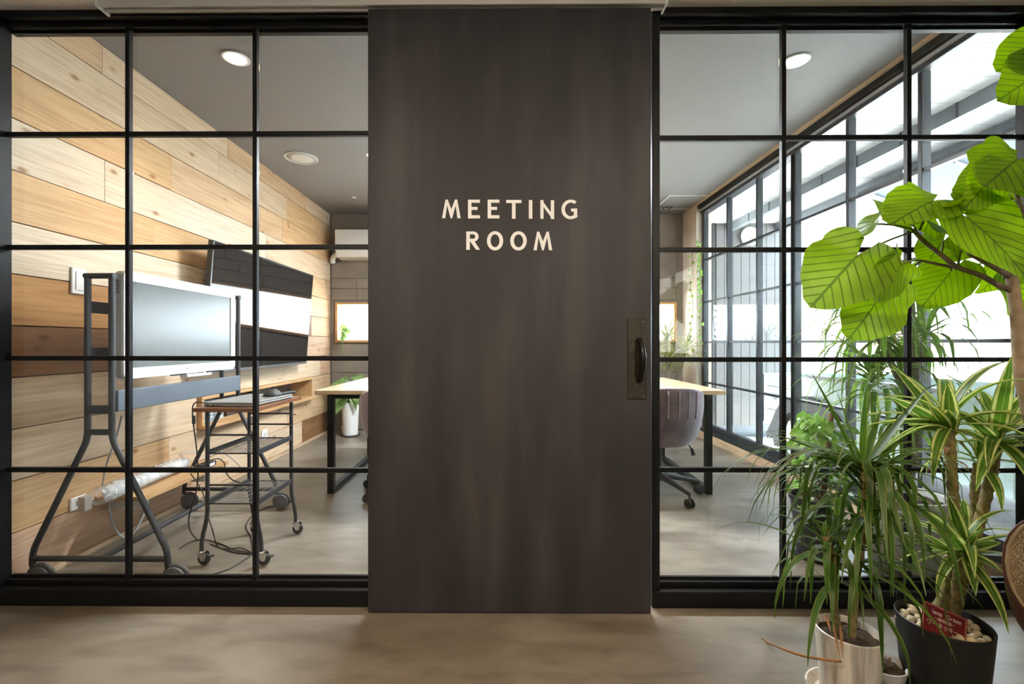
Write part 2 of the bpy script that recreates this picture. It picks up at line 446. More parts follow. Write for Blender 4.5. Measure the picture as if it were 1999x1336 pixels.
# ---- back wall with a long slot window
wb = tag(MB().box((-2.3, BY, 0), (2.3, BY + 0.1, 1.07)).box((-2.3, BY, 1.53), (2.3, BY + 0.1, CZ))
         .box((-2.3, BY, 1.07), (-2.0, BY + 0.1, 1.53)).box((2.05, BY, 1.07), (2.3, BY + 0.1, 1.53)).build('wall_back', M_TAUPE),
         'taupe boarded rear wall of the meeting room', 'wall', kind='structure')
for z0, z1, js in ((1.56, 1.70, (-2.05, -1.75, -0.9, 0, 0.9, 2.05)), (1.70, 1.82, (-2.05, -1.75, -0.6, 0.3, 1.2, 2.05)), (1.82, 2.20, (-2.05, -0.4, 0.9, 2.05)), (2.20, 2.58, (-2.05, -1.0, 0.5, 2.05)), (0.02, 0.36, (-2.05, -0.7, 0.7, 2.05)), (0.36, 0.70, (-2.05, -1.2, 0.2, 2.05)), (0.70, 1.04, (-2.05, -0.6, 1.0, 2.05))):
    for a, b in zip(js[:-1], js[1:]):
        box('board', (a + 0.003, BY - 0.012, z0 + 0.003), (b - 0.003, BY + 0.002, z1 - 0.003), M_TAUPE, wb, bevel=0.0015, segs=1)
M_OAK = wood('warm_window_pine', (0.50, 0.25, 0.09), (0.64, 0.36, 0.15), False, 'X')
w4 = thing('window_4', (0, BY, 1.08), 'long low slot window with warm pine frame in the rear wall', 'window', kind='structure')
box('frame_top', (-2.0, BY - 0.025, 1.51), (2.05, BY + 0.1, 1.53), M_OAK, w4)
box('frame_sill', (-2.0, BY - 0.035, 1.06), (2.05, BY + 0.1, 1.085), M_OAK, w4)
box('frame_side', (-2.0, BY - 0.025, 1.085), (-1.975, BY + 0.1, 1.51), M_OAK, w4)
box('frame_side', (2.02, BY - 0.025, 1.085), (2.05, BY + 0.1, 1.51), M_OAK, w4)
box('pane', (-1.975, BY + 0.05, 1.085), (2.02, BY + 0.054, 1.51), GLASS, w4)

# ---- right wall: pier at the back corner, steel glazing to the street
tag(MB().box((2.13, 5.11, 0), (2.30, BY, CZ)).build('wall_right', M_PIER, bevel=0.004), 'pale plaster pier at the far right corner beside the street glazing', 'wall', kind='structure')
w3 = thing('window_3', (RX + 0.02, 3.5, 0), 'dark steel grid of street windows along the right side of the room', 'window', kind='structure')
GX0, GX1, GXP = RX - 0.005, RX + 0.045, RX + 0.02
G0, G1 = 1.90, 5.11
mull = [1.925, PX(1797, 0, RX).y, PX(1655, 0, RX).y, PX(1549, 0, RX).y, PX(1478, 0, RX).y, PX(1420, 0, RX).y, 5.09]
bars = [0.62, 1.06, 1.50, 1.96]
box('sill', (RX - 0.03, G0, 0.085), (GX1 + 0.03, G1, 0.125), M_FACADE, w3, bevel=0.003)
box('sill', (GX0, G0, 0.125), (GX1, G1, 0.18), M_FACADE, w3, bevel=0.003)
box('header', (GX0 - 0.02, G0, 2.476), (GX1 + 0.02, G1, 2.53), M_FACADE, w3, bevel=0.003)
box('header', (GX0 - 0.05, G0, 2.53), (GX1 + 0.05, G1, 2.572), M_BLACK, w3, bevel=0.003)
box('header_strip', (GX0 - 0.026, G0, 2.503), (GX0 - 0.02, G1, 2.524), M_CABLEG, w3)
for k, y in enumerate(mull):
    hw = 0.028 if k in (0, 3, 6) else 0.013
    box('mullion', (GX0, y - hw, 0.18), (GX1, y + hw, 2.476), M_FACADE, w3, bevel=0.002, segs=1)
    if k == 3: box('mullion', (GX0 - 0.012, y - 0.006, 0.18), (GX0, y + 0.006, 2.476), M_BLACK, w3)
for z in bars:
    for a, b in zip(mull[:-1], mull[1:]):
        box('glazing_bar', (GX0 + 0.008, a + 0.013, z - 0.009), (GX1 - 0.008, b - 0.013, z + 0.009), M_FACADE, w3)
zs = [0.18] + bars + [2.476]
for a, b in zip(mull[:-1], mull[1:]):
    for z0, z1 in zip(zs[:-1], zs[1:]):
        box('pane', (GXP, a + 0.008, z0 + 0.004), (GXP + 0.004, b - 0.008, z1 - 0.004), GLASS, w3)
tag(box('baseboard_right', (RX - 0.028, 1.94, 0), (RX + 0.06, 5.11, 0.082), M_TRIMWOOD, bevel=0.003), 'pale pine board along the foot of the street glazing', 'baseboard', kind='structure')
tag(box('trim_1', (RX - 0.075, 1.94, CZ - 0.018), (RX - 0.045, 5.2, CZ), M_TRIMWOOD), 'thin pale wood strip where ceiling meets the street glazing', 'trim', kind='structure')

# ---- hall shell behind the camera
tag(box('wall_left', (-3.05, -3.6, 0), (-3.0, 1.86, HZ), M_WALLHALL), 'off-white left wall of the hall beside the camera', 'wall', kind='structure')
tag(box('wall_front', (-3.05, 1.83, 0), (-2.30, 1.94, HZ), M_WALLHALL), 'off-white wall stub left of the glass partition', 'wall', kind='structure')
tag(box('wall_back', (-3.0, -3.65, 0), (3.0, -3.6, HZ), M_WALLHALL), 'off-white wall closing the hall behind the camera', 'wall', kind='structure')
wr = MB().box((2.27, -3.6, 0), (2.33, -3.2, HZ)).box((2.27, -1.8, 0), (2.33, 1.94, HZ)).box((2.27, -3.2, 0), (2.33, -1.8, 0.9)).box((2.27, -3.2, 2.0), (2.33, -1.8, HZ)).build('wall_right', M_WALLHALL)
tag(wr, 'off-white right wall of the hall with a wide street window', 'wall', kind='structure')
w5 = thing('window_5', (2.3, -2.5, 0.9), 'street window of the hall behind the camera on the right', 'window', kind='structure')
for y in (-3.19, -2.5, -1.81): box('mullion', (2.275, y - 0.012, 0.9), (2.325, y + 0.012, 2.0), M_FACADE, w5)
for z in (0.91, 1.45, 1.99): box('glazing_bar', (2.28, -3.2, z - 0.01), (2.32, -1.8, z + 0.01), M_FACADE, w5)
box('pane', (2.299, -3.2, 0.9), (2.302, -1.8, 2.0), GLASS, w5)

# ---- glass partition, left and right of the sliding door
def xat(px, y=FY): return P(px, 670, y).x
def zat(px, py, y=FY): return P(px, py, y).z
YB0, YB1, YG = FY, FY + 0.022, FY + 0.020
def partition(name, label, posts, vbars, rowpx, refx, xa, xb):
    """posts/vbars = [(x0,x1)]; rowpx = photo rows of the horizontal bars at column refx"""
    t = thing(name, ((xa + xb) / 2, FY, 0), label, 'window', kind='structure')
    box('base', (xa, 1.826, 0), (xb, 1.95, 0.067), M_BLACK, t, bevel=0.003)
    box('bottom_rail', (xa, YB0, 0.067), (xb, 1.884, 0.0885), M_BLACK, t, bevel=0.002, segs=1)
    box('header', (xa, 1.826, 2.352), (xb, 1.95, HZ), M_BLACK, t, bevel=0.003)
    box('top_rail', (xa, YB0, 2.332), (xb, 1.884, 2.352), M_BLACK, t, bevel=0.002, segs=1)
    for a, b in posts: box('post', (a, 1.830, 0.067), (b, 1.884, 2.352), M_BLACK, t, bevel=0.003)
    for a, b in vbars: box('mullion', (a, YB0, 0.0885), (b, YB1, 2.332), M_BLACK, t, bevel=0.002, segs=1)
    hz = [zat(refx, p) for p in rowpx]
    edges = sorted([(a, b) for a, b in posts + vbars])
    cells = [(e0[1], e1[0]) for e0, e1 in zip(edges[:-1], edges[1:])]
    for z in hz:
        for a, b in cells: box('glazing_bar', (a, YB0 + 0.001, z - 0.0095), (b, YB1 - 0.001, z + 0.0095), M_BLACK, t, bevel=0.002, segs=1)
    zz = [0.0885] + sorted(hz) + [2.332]
    for a, b in cells:
        for z0, z1 in zip(zz[:-1], zz[1:]):
            box('pane', (a - 0.001, YG, z0), (b + 0.001, YG + 0.004, z1), GLASS, t)
            # slim bead around each pane on the room side
    for a, b in cells:
        box('bead', (a, YB1, 0.0885), (b, YB1 + 0.012, 0.0985), M_BLACK, t)
        box('bead', (a, YB1, 2.322), (b, YB1 + 0.012, 2.332), M_BLACK, t)
    return t
bw = 0.0176
vl = [(xat(243.3), xat(243.3) + bw), (xat(492.3), xat(492.3) + bw)]
partition('window_1', 'black steel-framed glass partition left of the sliding door', [(-2.30, xat(11)), (-0.500, -0.455)], vl, [260.5, 482, 700, 919], 300, -2.30, -0.455)
vr = [(xat(1527), xat(1527) + bw), (xat(1772), xat(1772) + bw)]
partition('window_2', 'black steel-framed glass partition right of the sliding door', [(xat(1273, 1.83), xat(1288.5, 1.83)), (xat(1995), 2.30)], vr, [267.5, 487, 702.5, 919], 1600, xat(1273, 1.83), 2.30)
# wall strip closing the frame to the higher room ceiling
tag(box('trim_2', (-2.3, 1.90, HZ), (2.3, 1.945, CZ + 0.05), M_CEILROOM), 'dark bulkhead strip above the glass partition', 'trim', kind='structure')
# floor-length void behind the door is the doorway itself

# ---- sliding door
DY = 1.783
DX0, DX1 = P(718, 670, DY).x, P(1271, 670, DY).x
def door_mat():
    m = bpy.data.materials.new('brushed_charcoal_plaster'); m.use_nodes = True
    n, l = nodes_of(m); b = n['Principled BSDF']
    tc = n.new('ShaderNodeTexCoord')
    mp = n.new('ShaderNodeMapping'); mp.inputs['Scale'].default_value = (5.5, 5.5, 0.8)
    l.new(tc.outputs['Object'], mp.inputs['Vector'])
    n1 = n.new('ShaderNodeTexNoise'); n1.inputs['Scale'].default_value = 1.1; n1.inputs['Detail'].default_value = 6; n1.inputs['Roughness'].default_value = 0.55
    l.new(mp.outputs[0], n1.inputs['Vector'])
    c = ramp(n, l, n1.outputs['Fac'], [(0.3, (0.019, 0.0175, 0.0175)), (0.5, (0.030, 0.0275, 0.0275)), (0.7, (0.052, 0.048, 0.0475))])
    n2 = n.new('ShaderNodeTexNoise'); n2.inputs['Scale'].default_value = 2.2; n2.inputs['Detail'].default_value = 3
    l.new(tc.outputs['Object'], n2.inputs['Vector'])
    g = ramp(n, l, n2.outputs['Fac'], [(0.35, (0.85, 0.85, 0.85)), (0.65, (1.08, 1.05, 1.03))])
    c = mixc(n, l, 1.0, c, g, 'MULTIPLY')
    l.new(c, b.inputs['Base Color']); b.inputs['Roughness'].default_value = 0.55; b.inputs['Specular IOR Level'].default_value = 0.35
    bp = n.new('ShaderNodeBump'); bp.inputs['Strength'].default_value = 0.06; bp.inputs['Distance'].default_value = 0.01
    l.new(n1.outputs['Fac'], bp.inputs['Height']); l.new(bp.outputs['Normal'], b.inputs['Normal'])
    return m
d1 = thing('door_1', ((DX0 + DX1) / 2, DY, 0), 'large charcoal sliding door lettered MEETING ROOM', 'door', kind='structure')
box('door_panel', (DX0, DY, 0.006), (DX1, DY + 0.036, 2.346), door_mat(), d1, bevel=0.003)
def LT(a, b, d):                       # lettering sheet coordinates -> door face
    q = P(840 + a / 6.448, 370 + b / 6.448, DY); return Vector((q.x, DY - d, q.z))
def ring_pts(cx, cy, rx, ry, a0, a1, n):
    return [(cx + rx * math.cos(math.radians(a0 + (a1 - a0) * i / n)), cy - ry * math.sin(math.radians(a0 + (a1 - a0) * i / n))) for i in range(n + 1)]
def band(mb, cx, cy, rx, ry, w, a0, a1, n=36, h=None):
    o = ring_pts(cx, cy, rx, ry, a0, a1, n); i_ = ring_pts(cx, cy, rx - w, ry - (h or w), a0, a1, n)
    for k in range(n): mb.prism([o[k], o[k + 1], i_[k + 1], i_[k]], LT, 0.0003, 0.0022)
def poly(mb, *pts):
    k = len(mb.f) * 0.00001; mb.prism(list(pts), LT, 0.0005 + k, 0.0025 + k)
def rect(mb, a, b, c, d): poly(mb, (a, b), (c, b), (c, d), (a, d))
def letter(draw):
    mb = MB(); draw(mb); mb.build('letter', M_LETTER, d1)
def L_M(ox, oy):
    def f(mb):
        for q in ([(148, 364), (188, 364), (222, 130), (192, 130)], [(192, 130), (220, 130), (279, 285), (262, 366), (257, 366)],
                  [(340, 130), (312, 130), (253, 285), (268, 366), (275, 366)], [(383, 364), (342, 364), (310, 130), (340, 130)]):
            poly(mb, *[(a + ox, b + oy) for a, b in q])
    return f
def L_E(x0, x1, xm):
    def f(mb):
        rect(mb, x0, 131, x0 + 44, 367); rect(mb, x0, 131, x1, 170); rect(mb, x0, 222, xm, 260); rect(mb, x0, 327, x1, 367)
    return f
letter(L_M(0, 0)); letter(L_E(475, 626, 596)); letter(L_E(722, 870, 840))
letter(lambda mb: (rect(mb, 955, 135, 1147, 174), rect(mb, 1028, 135, 1073, 370)))
letter(lambda mb: rect(mb, 1240, 136, 1284, 370))
letter(lambda mb: (rect(mb, 1385, 137, 1425, 372), rect(mb, 1516, 138, 1558, 374), poly(mb, (1385, 137), (1405, 137), (1558, 345), (1558, 375), (1538, 375), (1385, 170))))
letter(lambda mb: (band(mb, 1768, 254, 118, 124, 44, 52, 318, 36, 38), rect(mb, 1770, 245, 1847, 284), rect(mb, 1804, 245, 1847, 352), poly(mb, (1770, 378), (1770, 340), (1804, 330), (1847, 335), (1847, 358), (1810, 372))))
def L_R(mb):
    rect(mb, 453, 531, 498, 762); rect(mb, 453, 531, 540, 566); rect(mb, 453, 622, 540, 658)
    band(mb, 540, 594.5, 68, 64, 42, -90, 90, 24, 35); poly(mb, (497, 650), (545, 640), (627, 762), (577, 762))
letter(L_R)
letter(lambda mb: band(mb, 815, 648, 102, 121, 46, 0, 360, 48, 40)); letter(lambda mb: band(mb, 1110, 649, 104, 121, 46, 0, 360, 48, 40)); letter(L_M(1151, 404))
# pull handle on its old plate
M_BRONZE = mat('tarnished_bronze_plate', (0.030, 0.027, 0.018), 0.5, 0.5, 0.45, 40, 0.15)
M_PULL = mat('dark_bronze_pull', (0.016, 0.013, 0.011), 0.28, 0.6, 0.3, 30)
hA, hB = P(1224.5, 622.5, DY), P(1262, 780, DY)
hp = box('handle_plate', (hA.x, DY - 0.004, hB.z), (hB.x, DY + 0.001, hA.z), M_BRONZE, d1, bevel=0.0012, segs=1)
tp, bt = P(1246, 665, DY), P(1247, 742, DY)
mb = MB(); mb.tube(spline([(tp.x, DY - 0.003, tp.z), (tp.x, DY - 0.022, tp.z - 0.002), (tp.x + 0.004, DY - 0.036, tp.z - 0.03), (tp.x + 0.006, DY - 0.040, (tp.z + bt.z) / 2), (tp.x + 0.004, DY - 0.034, bt.z + 0.03), (bt.x, DY - 0.02, bt.z + 0.003), (bt.x, DY - 0.003, bt.z)], 5),
     [0.011] * 6 + [0.008 + 0.005 * math.sin(PI * i / 18) for i in range(19)] + [0.010] * 6, 12)
mb.build('pull_handle', M_PULL, d1, smooth=True)
for px, py in ((1233, 629), (1255, 629), (1233, 774), (1255, 774)):
    q = P(px, py, DY); MB().lathe([(0.0028, 0), (0.002, 0.0015), (0, 0.002)], 8, (q.x, DY - 0.004, q.z), Matrix.Rotation(PI / 2, 3, 'X')).build('screw', M_CHROME, hp)
# rail above the door
r0, r1 = P(190, 10, 1.772).x, P(1301, 10, 1.772).x
tr = tag(MB().box((r0, 1.768, 2.351), (r1, 1.772, HZ)).box((r0, 1.772, 2.362), (r1, 1.826, HZ)).box((r0, 1.798, 2.351), (r1, 1.802, HZ)).box((r0, 1.772, 2.3535), (r1, 1.778, 2.357)).build('trim_3', mat('cream_door_rail', (0.62, 0.58, 0.53), 0.5, 0, 0.03, 8), bevel=0.0008, segs=1),
         'long cream sliding-door rail fixed under the hall ceiling', 'rail', kind='structure')
for x in (r0, r1): box('end_cap', (x - 0.004, 1.766, 2.350), (x + 0.004, 1.826, HZ), M_WHITE, tr)

# ================================================================== LAMPS AND CEILING FITTINGS
def spot(parent, loc, watts, size=2.2, blend=0.8, radius=0.05, col=WARM):
    ld = bpy.data.lights.new('lamp_light', 'SPOT'); ld.energy = watts; ld.color = col; ld.spot_size = size; ld.spot_blend = blend; ld.shadow_soft_size = radius
    o = bpy.data.objects.new('lamp_light', ld); COL.objects.link(o)
    o.parent = parent; o.location = Vector(loc) - Vector(parent.location)
    return o
M_LENS = emit('glowing_lamp_lens', (1.0, 0.86, 0.62), 30)
def downlight(x, y, z, label, watts, group=None, r=0.055):
    t = thing('ceiling_downlight', (x, y, z), label, 'ceiling light', group)
    MB().lathe([(r, 0.0), (r + 0.014, -0.001), (r + 0.016, -0.004), (r + 0.012, -0.007), (r - 0.002, -0.006), (r - 0.006, 0.0)], 32, (x, y, z)).build('trim_ring', M_WHITE, t, smooth=True)
    MB().lathe([(r - 0.005, -0.001), (r * 0.7, -0.007), (0.0, -0.010)], 32, (x, y, z)).build('lens', M_LENS, t, smooth=True)
    spot(t, (x, y, z - 0.03), watts)
    return t
q = FL(460, 113, CZ); downlight(q.x, q.y, CZ, 'glowing ceiling downlight above the plank wall, seen through the left glass', ROOM_LAMP)
q2 = FL(1553, 118, CZ); downlight(q2.x, q2.y, CZ, 'glowing ceiling downlight near the street windows, seen through the right glass', ROOM_LAMP)
def darklight(x, y):
    t = thing('ceiling_downlight', (x, y, CZ), 'small unlit bronze downlight at the far right of the room ceiling', 'ceiling light')
    MB().lathe([(0.045, 0.0), (0.058, -0.001), (0.06, -0.006), (0.046, -0.008), (0.042, 0.0)], 28, (x, y, CZ)).build('trim_ring', M_BRONZE, t, smooth=True)
    MB().lathe([(0.043, -0.001), (0.02, -0.003), (0, -0.004)], 24, (x, y, CZ)).build('lens', M_GREYPL, t, smooth=True)
darklight(1.86, 5.25)
for i, (x, y) in enumerate(((-0.62, 2.55), (0.75, 2.55), (0.05, 4.6))):
    downlight(x, y, CZ, ['ceiling downlight just behind the left half of the sliding door', 'ceiling downlight just behind the right half of the sliding door', 'ceiling downlight behind the far edge of the desk'][i], ROOM_LAMP * 0.6)
for i, (x, y) in enumerate(((-0.92, 0.5), (0.05, 0.3), (0.92, 0.5))):
    downlight(x, y, HZ, ['hall ceiling downlight left of the camera', 'hall ceiling downlight straight above the camera', 'hall ceiling downlight right of the camera by the plants'][i], HALL_LAMP * (1.0, 0.9, 0.6)[i])
for i, x in enumerate((-1.1, 1.1)):  # two unseen spots added to brighten the door and its lettering
    tl = thing('track_spotlight', (x, -0.9, HZ), ['black track spotlight behind the camera on the left, aimed at the door', 'black track spotlight behind the camera on the right, aimed at the door'][i], 'spotlight')
    aimv = (Vector((x * 0.15, 1.78, 0.95)) - Vector((x, -0.9, HZ - 0.12))).normalized(); c = Vector((x, -0.9, HZ - 0.12))
    MB().tube([c - aimv * 0.07, c + aimv * 0.07], 0.035, 18).build('head', M_BLACK, tl, smooth=SM)
    MB().tube([c, (x, -0.9, HZ)], 0.008, 8).build('arm', M_BLACK, tl)
    MB().tube([c + aimv * 0.0695, c + aimv * 0.0715], 0.028, 18).build('lens', M_LENS, tl)
    o = spot(tl, c + aimv * 0.08, ADDED_SPOT, 1.25, 1.0, 0.03, (1.0, 0.84, 0.66)); o.rotation_euler = aimv.to_track_quat('-Z', 'Y').to_euler()
pl = thing('pendant_light', (0.08, 3.62, CZ), 'slim white linear pendant lamp hanging over the middle of the desk', 'pendant light')  # lamp added out of sight behind the door to lift the room light
box('housing', (-0.62, 3.59, 2.40), (0.78, 3.65, 2.43), M_WHITE, pl, bevel=0.004)
box('diffuser', (-0.61, 3.595, 2.394), (0.77, 3.645, 2.40), emit('cool_white_diffuser', (0.92, 0.96, 1.0), 6), pl)
for x in (-0.5, 0.66): MB().tube([(x, 3.62, 2.43), (x, 3.62, CZ)], 0.002, 6).build('wire', M_CHROME, pl)
ald = bpy.data.lights.new('lamp_light', 'AREA'); ald.shape = 'RECTANGLE'; ald.size = 1.36; ald.size_y = 0.05; ald.energy = 130; ald.color = (0.92, 0.96, 1.0)
alo = bpy.data.objects.new('lamp_light', ald); COL.objects.link(alo); alo.parent = pl; alo.location = Vector((0.08, 3.62, 2.39)) - Vector(pl.location)
q = FL(588, 308, CZ)
sp_ = thing('ceiling_speaker', (q.x, q.y, CZ), 'round white speaker grille flush in the dark ceiling', 'speaker')
MB().lathe([(0.13, 0.0), (0.132, -0.006), (0.124, -0.010), (0.118, -0.008), (0.118, 0)], 40, q).build('rim', M_WHITE, sp_, smooth=SM)
MB().lathe([(0.118, -0.004), (0.06, -0.008), (0, -0.009)], 40, q).build('grille', mat('pale_mesh_grille', (0.72, 0.71, 0.66), 0.7, 0, 0.1, 400), sp_, smooth=True)
q = FL(691, 385, CZ)
s2 = thing('ceiling_sprinkler', (q.x, q.y, CZ), 'tiny white sprinkler head on the dark ceiling near the air conditioner', 'sprinkler')
MB().lathe([(0.022, 0), (0.022, -0.008), (0.008, -0.012)], 16, q).build('rosette', M_WHITE, s2, smooth=SM)
MB().lathe([(0.005, -0.01), (0.005, -0.03), (0.011, -0.031), (0.011, -0.034), (0, -0.034)], 12, q).build('deflector', M_CHROME, s2)
h0, h1 = FL(1309, 381, CZ), FL(1388, 407, CZ)
ht = thing('ceiling_hatch', ((h0.x + 2.12) / 2, (h0.y + h1.y) / 2, CZ), 'ceiling access panel outlined by thin white frame strips', 'hatch')
for a, b in (((h0.x, h0.y, CZ - 0.006), (2.12, h0.y + 0.014, CZ)), ((h0.x, h1.y, CZ - 0.006), (2.12, h1.y + 0.014, CZ)), ((h0.x - 0.014, h0.y, CZ - 0.006), (h0.x, h1.y + 0.014, CZ))):
    box('frame_strip', a, b, M_WHITE, ht)
box('hatch_panel', (h0.x, h0.y + 0.014, CZ - 0.003), (2.12, h1.y, CZ - 0.0005), M_CEILROOM, ht)

# ---- air conditioner on the back wall
a0, a1 = P(654, 447, 5.26), P(718, 500, 5.26)
ac = thing('air_conditioner', (a0.x + 0.4, BY, 2.03), 'white wall air conditioner high on the rear wall', 'air conditioner')
def ACF(y, z, x): return Vector((x, y, z))
MB().prism([(BY, 2.35), (5.27, 2.35), (5.25, 2.33), (5.25, 2.14), (5.30, 2.04), (BY, 2.03)], lambda a, b, d: Vector((d, a, b)), a0.x, a0.x + 0.84).build('body', M_WHITE, ac, bevel=0.006)
box('front_panel', (a0.x + 0.006, 5.243, 2.155), (a0.x + 0.834, 5.251, 2.345), M_WHITE, ac, bevel=0.002, segs=1)
MB().prism([(5.252, 2.135), (5.30, 2.045), (5.305, 2.05), (5.257, 2.14)], lambda a, b, d: Vector((d, a - 0.006, b)), a0.x + 0.05, a0.x + 0.79).build('louvre', M_WHITE, ac)
MB().tube(spline([(a0.x + 0.02, 5.40, 2.10), (a0.x - 0.05, 5.41, 2.08), (a0.x - 0.085, 5.42, 2.04), (a0.x - 0.09, 5.44, 2.00)]), 0.03, 12).build('pipe_cover', M_WHITE, ac, smooth=True)

# ---- switch plate and sockets on the plank wall
def plate(name, px0, px1, py0, py1, label, kind):
    a = PX(px0, py0, LX); b = PX(px1, py1, LX)
    z1 = a.z; z0 = PX(px0, py1, LX).z
    t = thing(name, (LX, (a.y + b.y) / 2, z0), label, 'switch' if kind == 's' else 'socket')
    box('plate', (LX + 0.001, a.y, z0), (LX + 0.012, b.y, z1), M_WHITE, t, bevel=0.004)
    w, h = b.y - a.y, z1 - z0
    if kind == 's':
        box('rocker', (LX + 0.012, a.y + w * 0.22, z0 + h * 0.14), (LX + 0.016, b.y - w * 0.22, z1 - h * 0.14), M_WHITE, t, bevel=0.0015)
    else:
        for k in (0.3, 0.62): box('slot', (LX + 0.0118, a.y + w * k, z0 + h * 0.3), (LX + 0.0125, a.y + w * (k + 0.06), z0 + h * 0.7), M_RUBBER, t)
plate('light_switch', 136, 165, 521, 573, 'white light switch plate on the plank wall beside the display stand', 's')
plate('wall_socket', 134, 166, 975, 1000, 'white wall socket under the low wooden shelf', 'o')
plate('wall_socket', 509, 520, 841, 861, 'small white wall socket below the niche, behind the trolley', 'o')

# ================================================================== DISPLAY STAND
M_TUBE = M_CHAR
NA, FA = 1.965, 2.905
st = thing('display_stand', (-1.70, (NA + FA) / 2, 0), 'dark grey wheeled A-frame stand carrying the white display', 'display stand')
def aframe(y, bent):
    xl, xr = -1.782, -1.678
    if bent: xl, xr = -1.782, -1.678
    bl, br = -2.020, -1.437
    r = 0.0125
    for xt, xb, sgn in ((xl, bl, -1), (xr, br, 1)):
        pts = [(xt, y, 1.338)] + [(xt, y, 0.72)] + arc((xt, y, 0.68), (xt, y, 0.635), (xt + (xb - xt) * 0.08, y, 0.60), 5) + arc((xb - (xb - xt) * 0.06, y, 0.185), (xb, y, 0.15), (xb, y, 0.12), 5) + [(xb, y, 0.095)]
        MB().tube(pts, r, 12).build('leg', M_TUBE, st, smooth=SM)
    MB().tube([(xl - 0.012, y, 1.338), (xr + 0.012, y, 1.338)], r, 12).build('top_bar', M_TUBE, st, smooth=SM)
    MB().tube([(bl, y, 0.125), (br, y, 0.125)], r, 12).build('foot_bar', M_TUBE, st, smooth=SM)
    for z, h in ((0.765, 0.018), (0.668, 0.012)):
        box('cross_plate', (xl, y - 0.01, z - h), (xr, y + 0.01, z + h), M_TUBE, st, bevel=0.002, segs=1)
    for xb in (bl, br):
        c = thing_part = MB()
        # twin-wheel caster
        s = 1 if xb == br else 1
        cx = xb + 0.035
        w = MB()
        for yy in (-0.022, 0.006):
            w.lathe([(0.0, 0.0), (0.034, 0.0), (0.046, 0.003), (0.048, 0.008), (0.046, 0.014), (0.034, 0.016), (0.0, 0.016)], 24, (cx, y + yy + 0.016, 0.049), Matrix.Rotation(PI / 2, 3, 'X'))
        wo = w.build('caster', M_GREYPL, st, smooth=SM)
        hood = MB(); hood.tube([(cx + 0.052 * math.cos(t), y, 0.049 + 0.052 * math.sin(t)) for t in [PI * 0.1 + PI * 0.9 * k / 10 for k in range(11)]], 0.008, 8)
        hood.build('hood', M_GREYPL, wo, smooth=True)
        MB().tube([(xb, y, 0.05), (xb, y, 0.10)], 0.011, 12).build('swivel', M_CHROME, wo, smooth=SM)
        box('brake', (cx + 0.045, y - 0.012, 0.045), (cx + 0.075, y + 0.012, 0.052), M_RUBBER, wo, bevel=0.002, segs=1)
aframe(NA, False); aframe(FA, True)
MB().tube([(-1.728, NA, 0.125), (-1.728, FA, 0.125)], 0.0125, 12).build('base_beam', M_TUBE, st, smooth=SM)
box('lower_panel', (-1.680, NA + 0.014, 0.752), (-1.662, FA - 0.005, 0.846), M_PLATE, st, bevel=0.004)
for z in (0.77, 0.83): MB().tube([(-1.678, NA + 0.005, z), (-1.678, NA + 0.02, z)], 0.006, 8).build('panel_bolt', M_RUBBER, st)
box('mount_rail', (-1.792, NA + 0.01, 1.18), (-1.772, FA - 0.01, 1.23), M_CHAR, st)
box('mount_rail', (-1.792, NA + 0.01, 0.98), (-1.772, FA - 0.01, 1.03), M_CHAR, st)

# ---- white interactive display on the stand
D0, D1, DZ0, DZ1, DX = 2.015, 2.855, 0.890, 1.372, -1.668
dp = thing('interactive_display', (-1.70, (D0 + D1) / 2, DZ0), 'white-framed interactive display on the wheeled stand', 'display')
def rrect(a0, a1, b0, b1, r, n=6):
    out = []
    for cx, cy, t0 in ((a1 - r, b1 - r, 0), (a0 + r, b1 - r, 90), (a0 + r, b0 + r, 180), (a1 - r, b0 + r, 270)):
        for k in range(n + 1):
            t = math.radians(t0 + 90 * k / n); out.append((cx + r * math.cos(t), cy + r * math.sin(t)))
    return out
XF = lambda a, b, d: Vector((d, a, b))
MB().prism(rrect(D0, D1, DZ0, DZ1, 0.028), XF, DX - 0.042, DX - 0.012).build('back_shell', mat('pale_grey_back_shell', (0.55, 0.55, 0.55), 0.45), dp, bevel=0.002, segs=1)
fr = MB()
o_, i_ = rrect(D0, D1, DZ0, DZ1, 0.028), rrect(D0 + 0.042, D1 - 0.042, DZ0 + 0.048, DZ1 - 0.045, 0.004)
for k in range(len(o_)):
    k2 = (k + 1) % len(o_)
    vs = [XF(*o_[k], DX - 0.012), XF(*o_[k2], DX - 0.012), XF(*o_[k2], DX), XF(*o_[k], DX), XF(*i_[k], DX), XF(*i_[k2], DX), XF(*i_[k], DX - 0.006), XF(*i_[k2], DX - 0.006)]
    fr.add(vs, [(0, 1, 2, 3), (3, 2, 5, 4), (4, 5, 7, 6)])
fr.build('bezel', M_GLOSSWHITE, dp)
M_SCREEN = mat('satin_grey_screen', (0.15, 0.17, 0.175), 0.22, 0, 0.03, 3, spec=0.9)
box('screen', (DX - 0.012, D0 + 0.04, DZ0 + 0.046), (DX - 0.005, D1 - 0.04, DZ1 - 0.043), M_SCREEN, dp)
box('pen_tray', (DX - 0.01, 2.38, DZ0 - 0.018), (DX + 0.03, 2.58, DZ0 - 0.004), M_WHITE, dp, bevel=0.003)
MB().tube([(DX + 0.022, 2.55, DZ0 + 0.000), (DX + 0.022, 2.67, DZ0 + 0.000)], 0.005, 10).build('stylus', M_RUBBER, dp, smooth=SM)
MB().tube([(DX + 0.022, 2.27, DZ0 + 0.000), (DX + 0.022, 2.38, DZ0 + 0.000)], 0.004, 10).build('stylus', M_RUBBER, dp, smooth=SM)
for k in range(7): box('vent_slot', (DX - 0.036, D0 - 0.0006, 1.27 + k * 0.009), (DX - 0.02, D0 + 0.001, 1.274 + k * 0.009), M_RUBBER, dp)
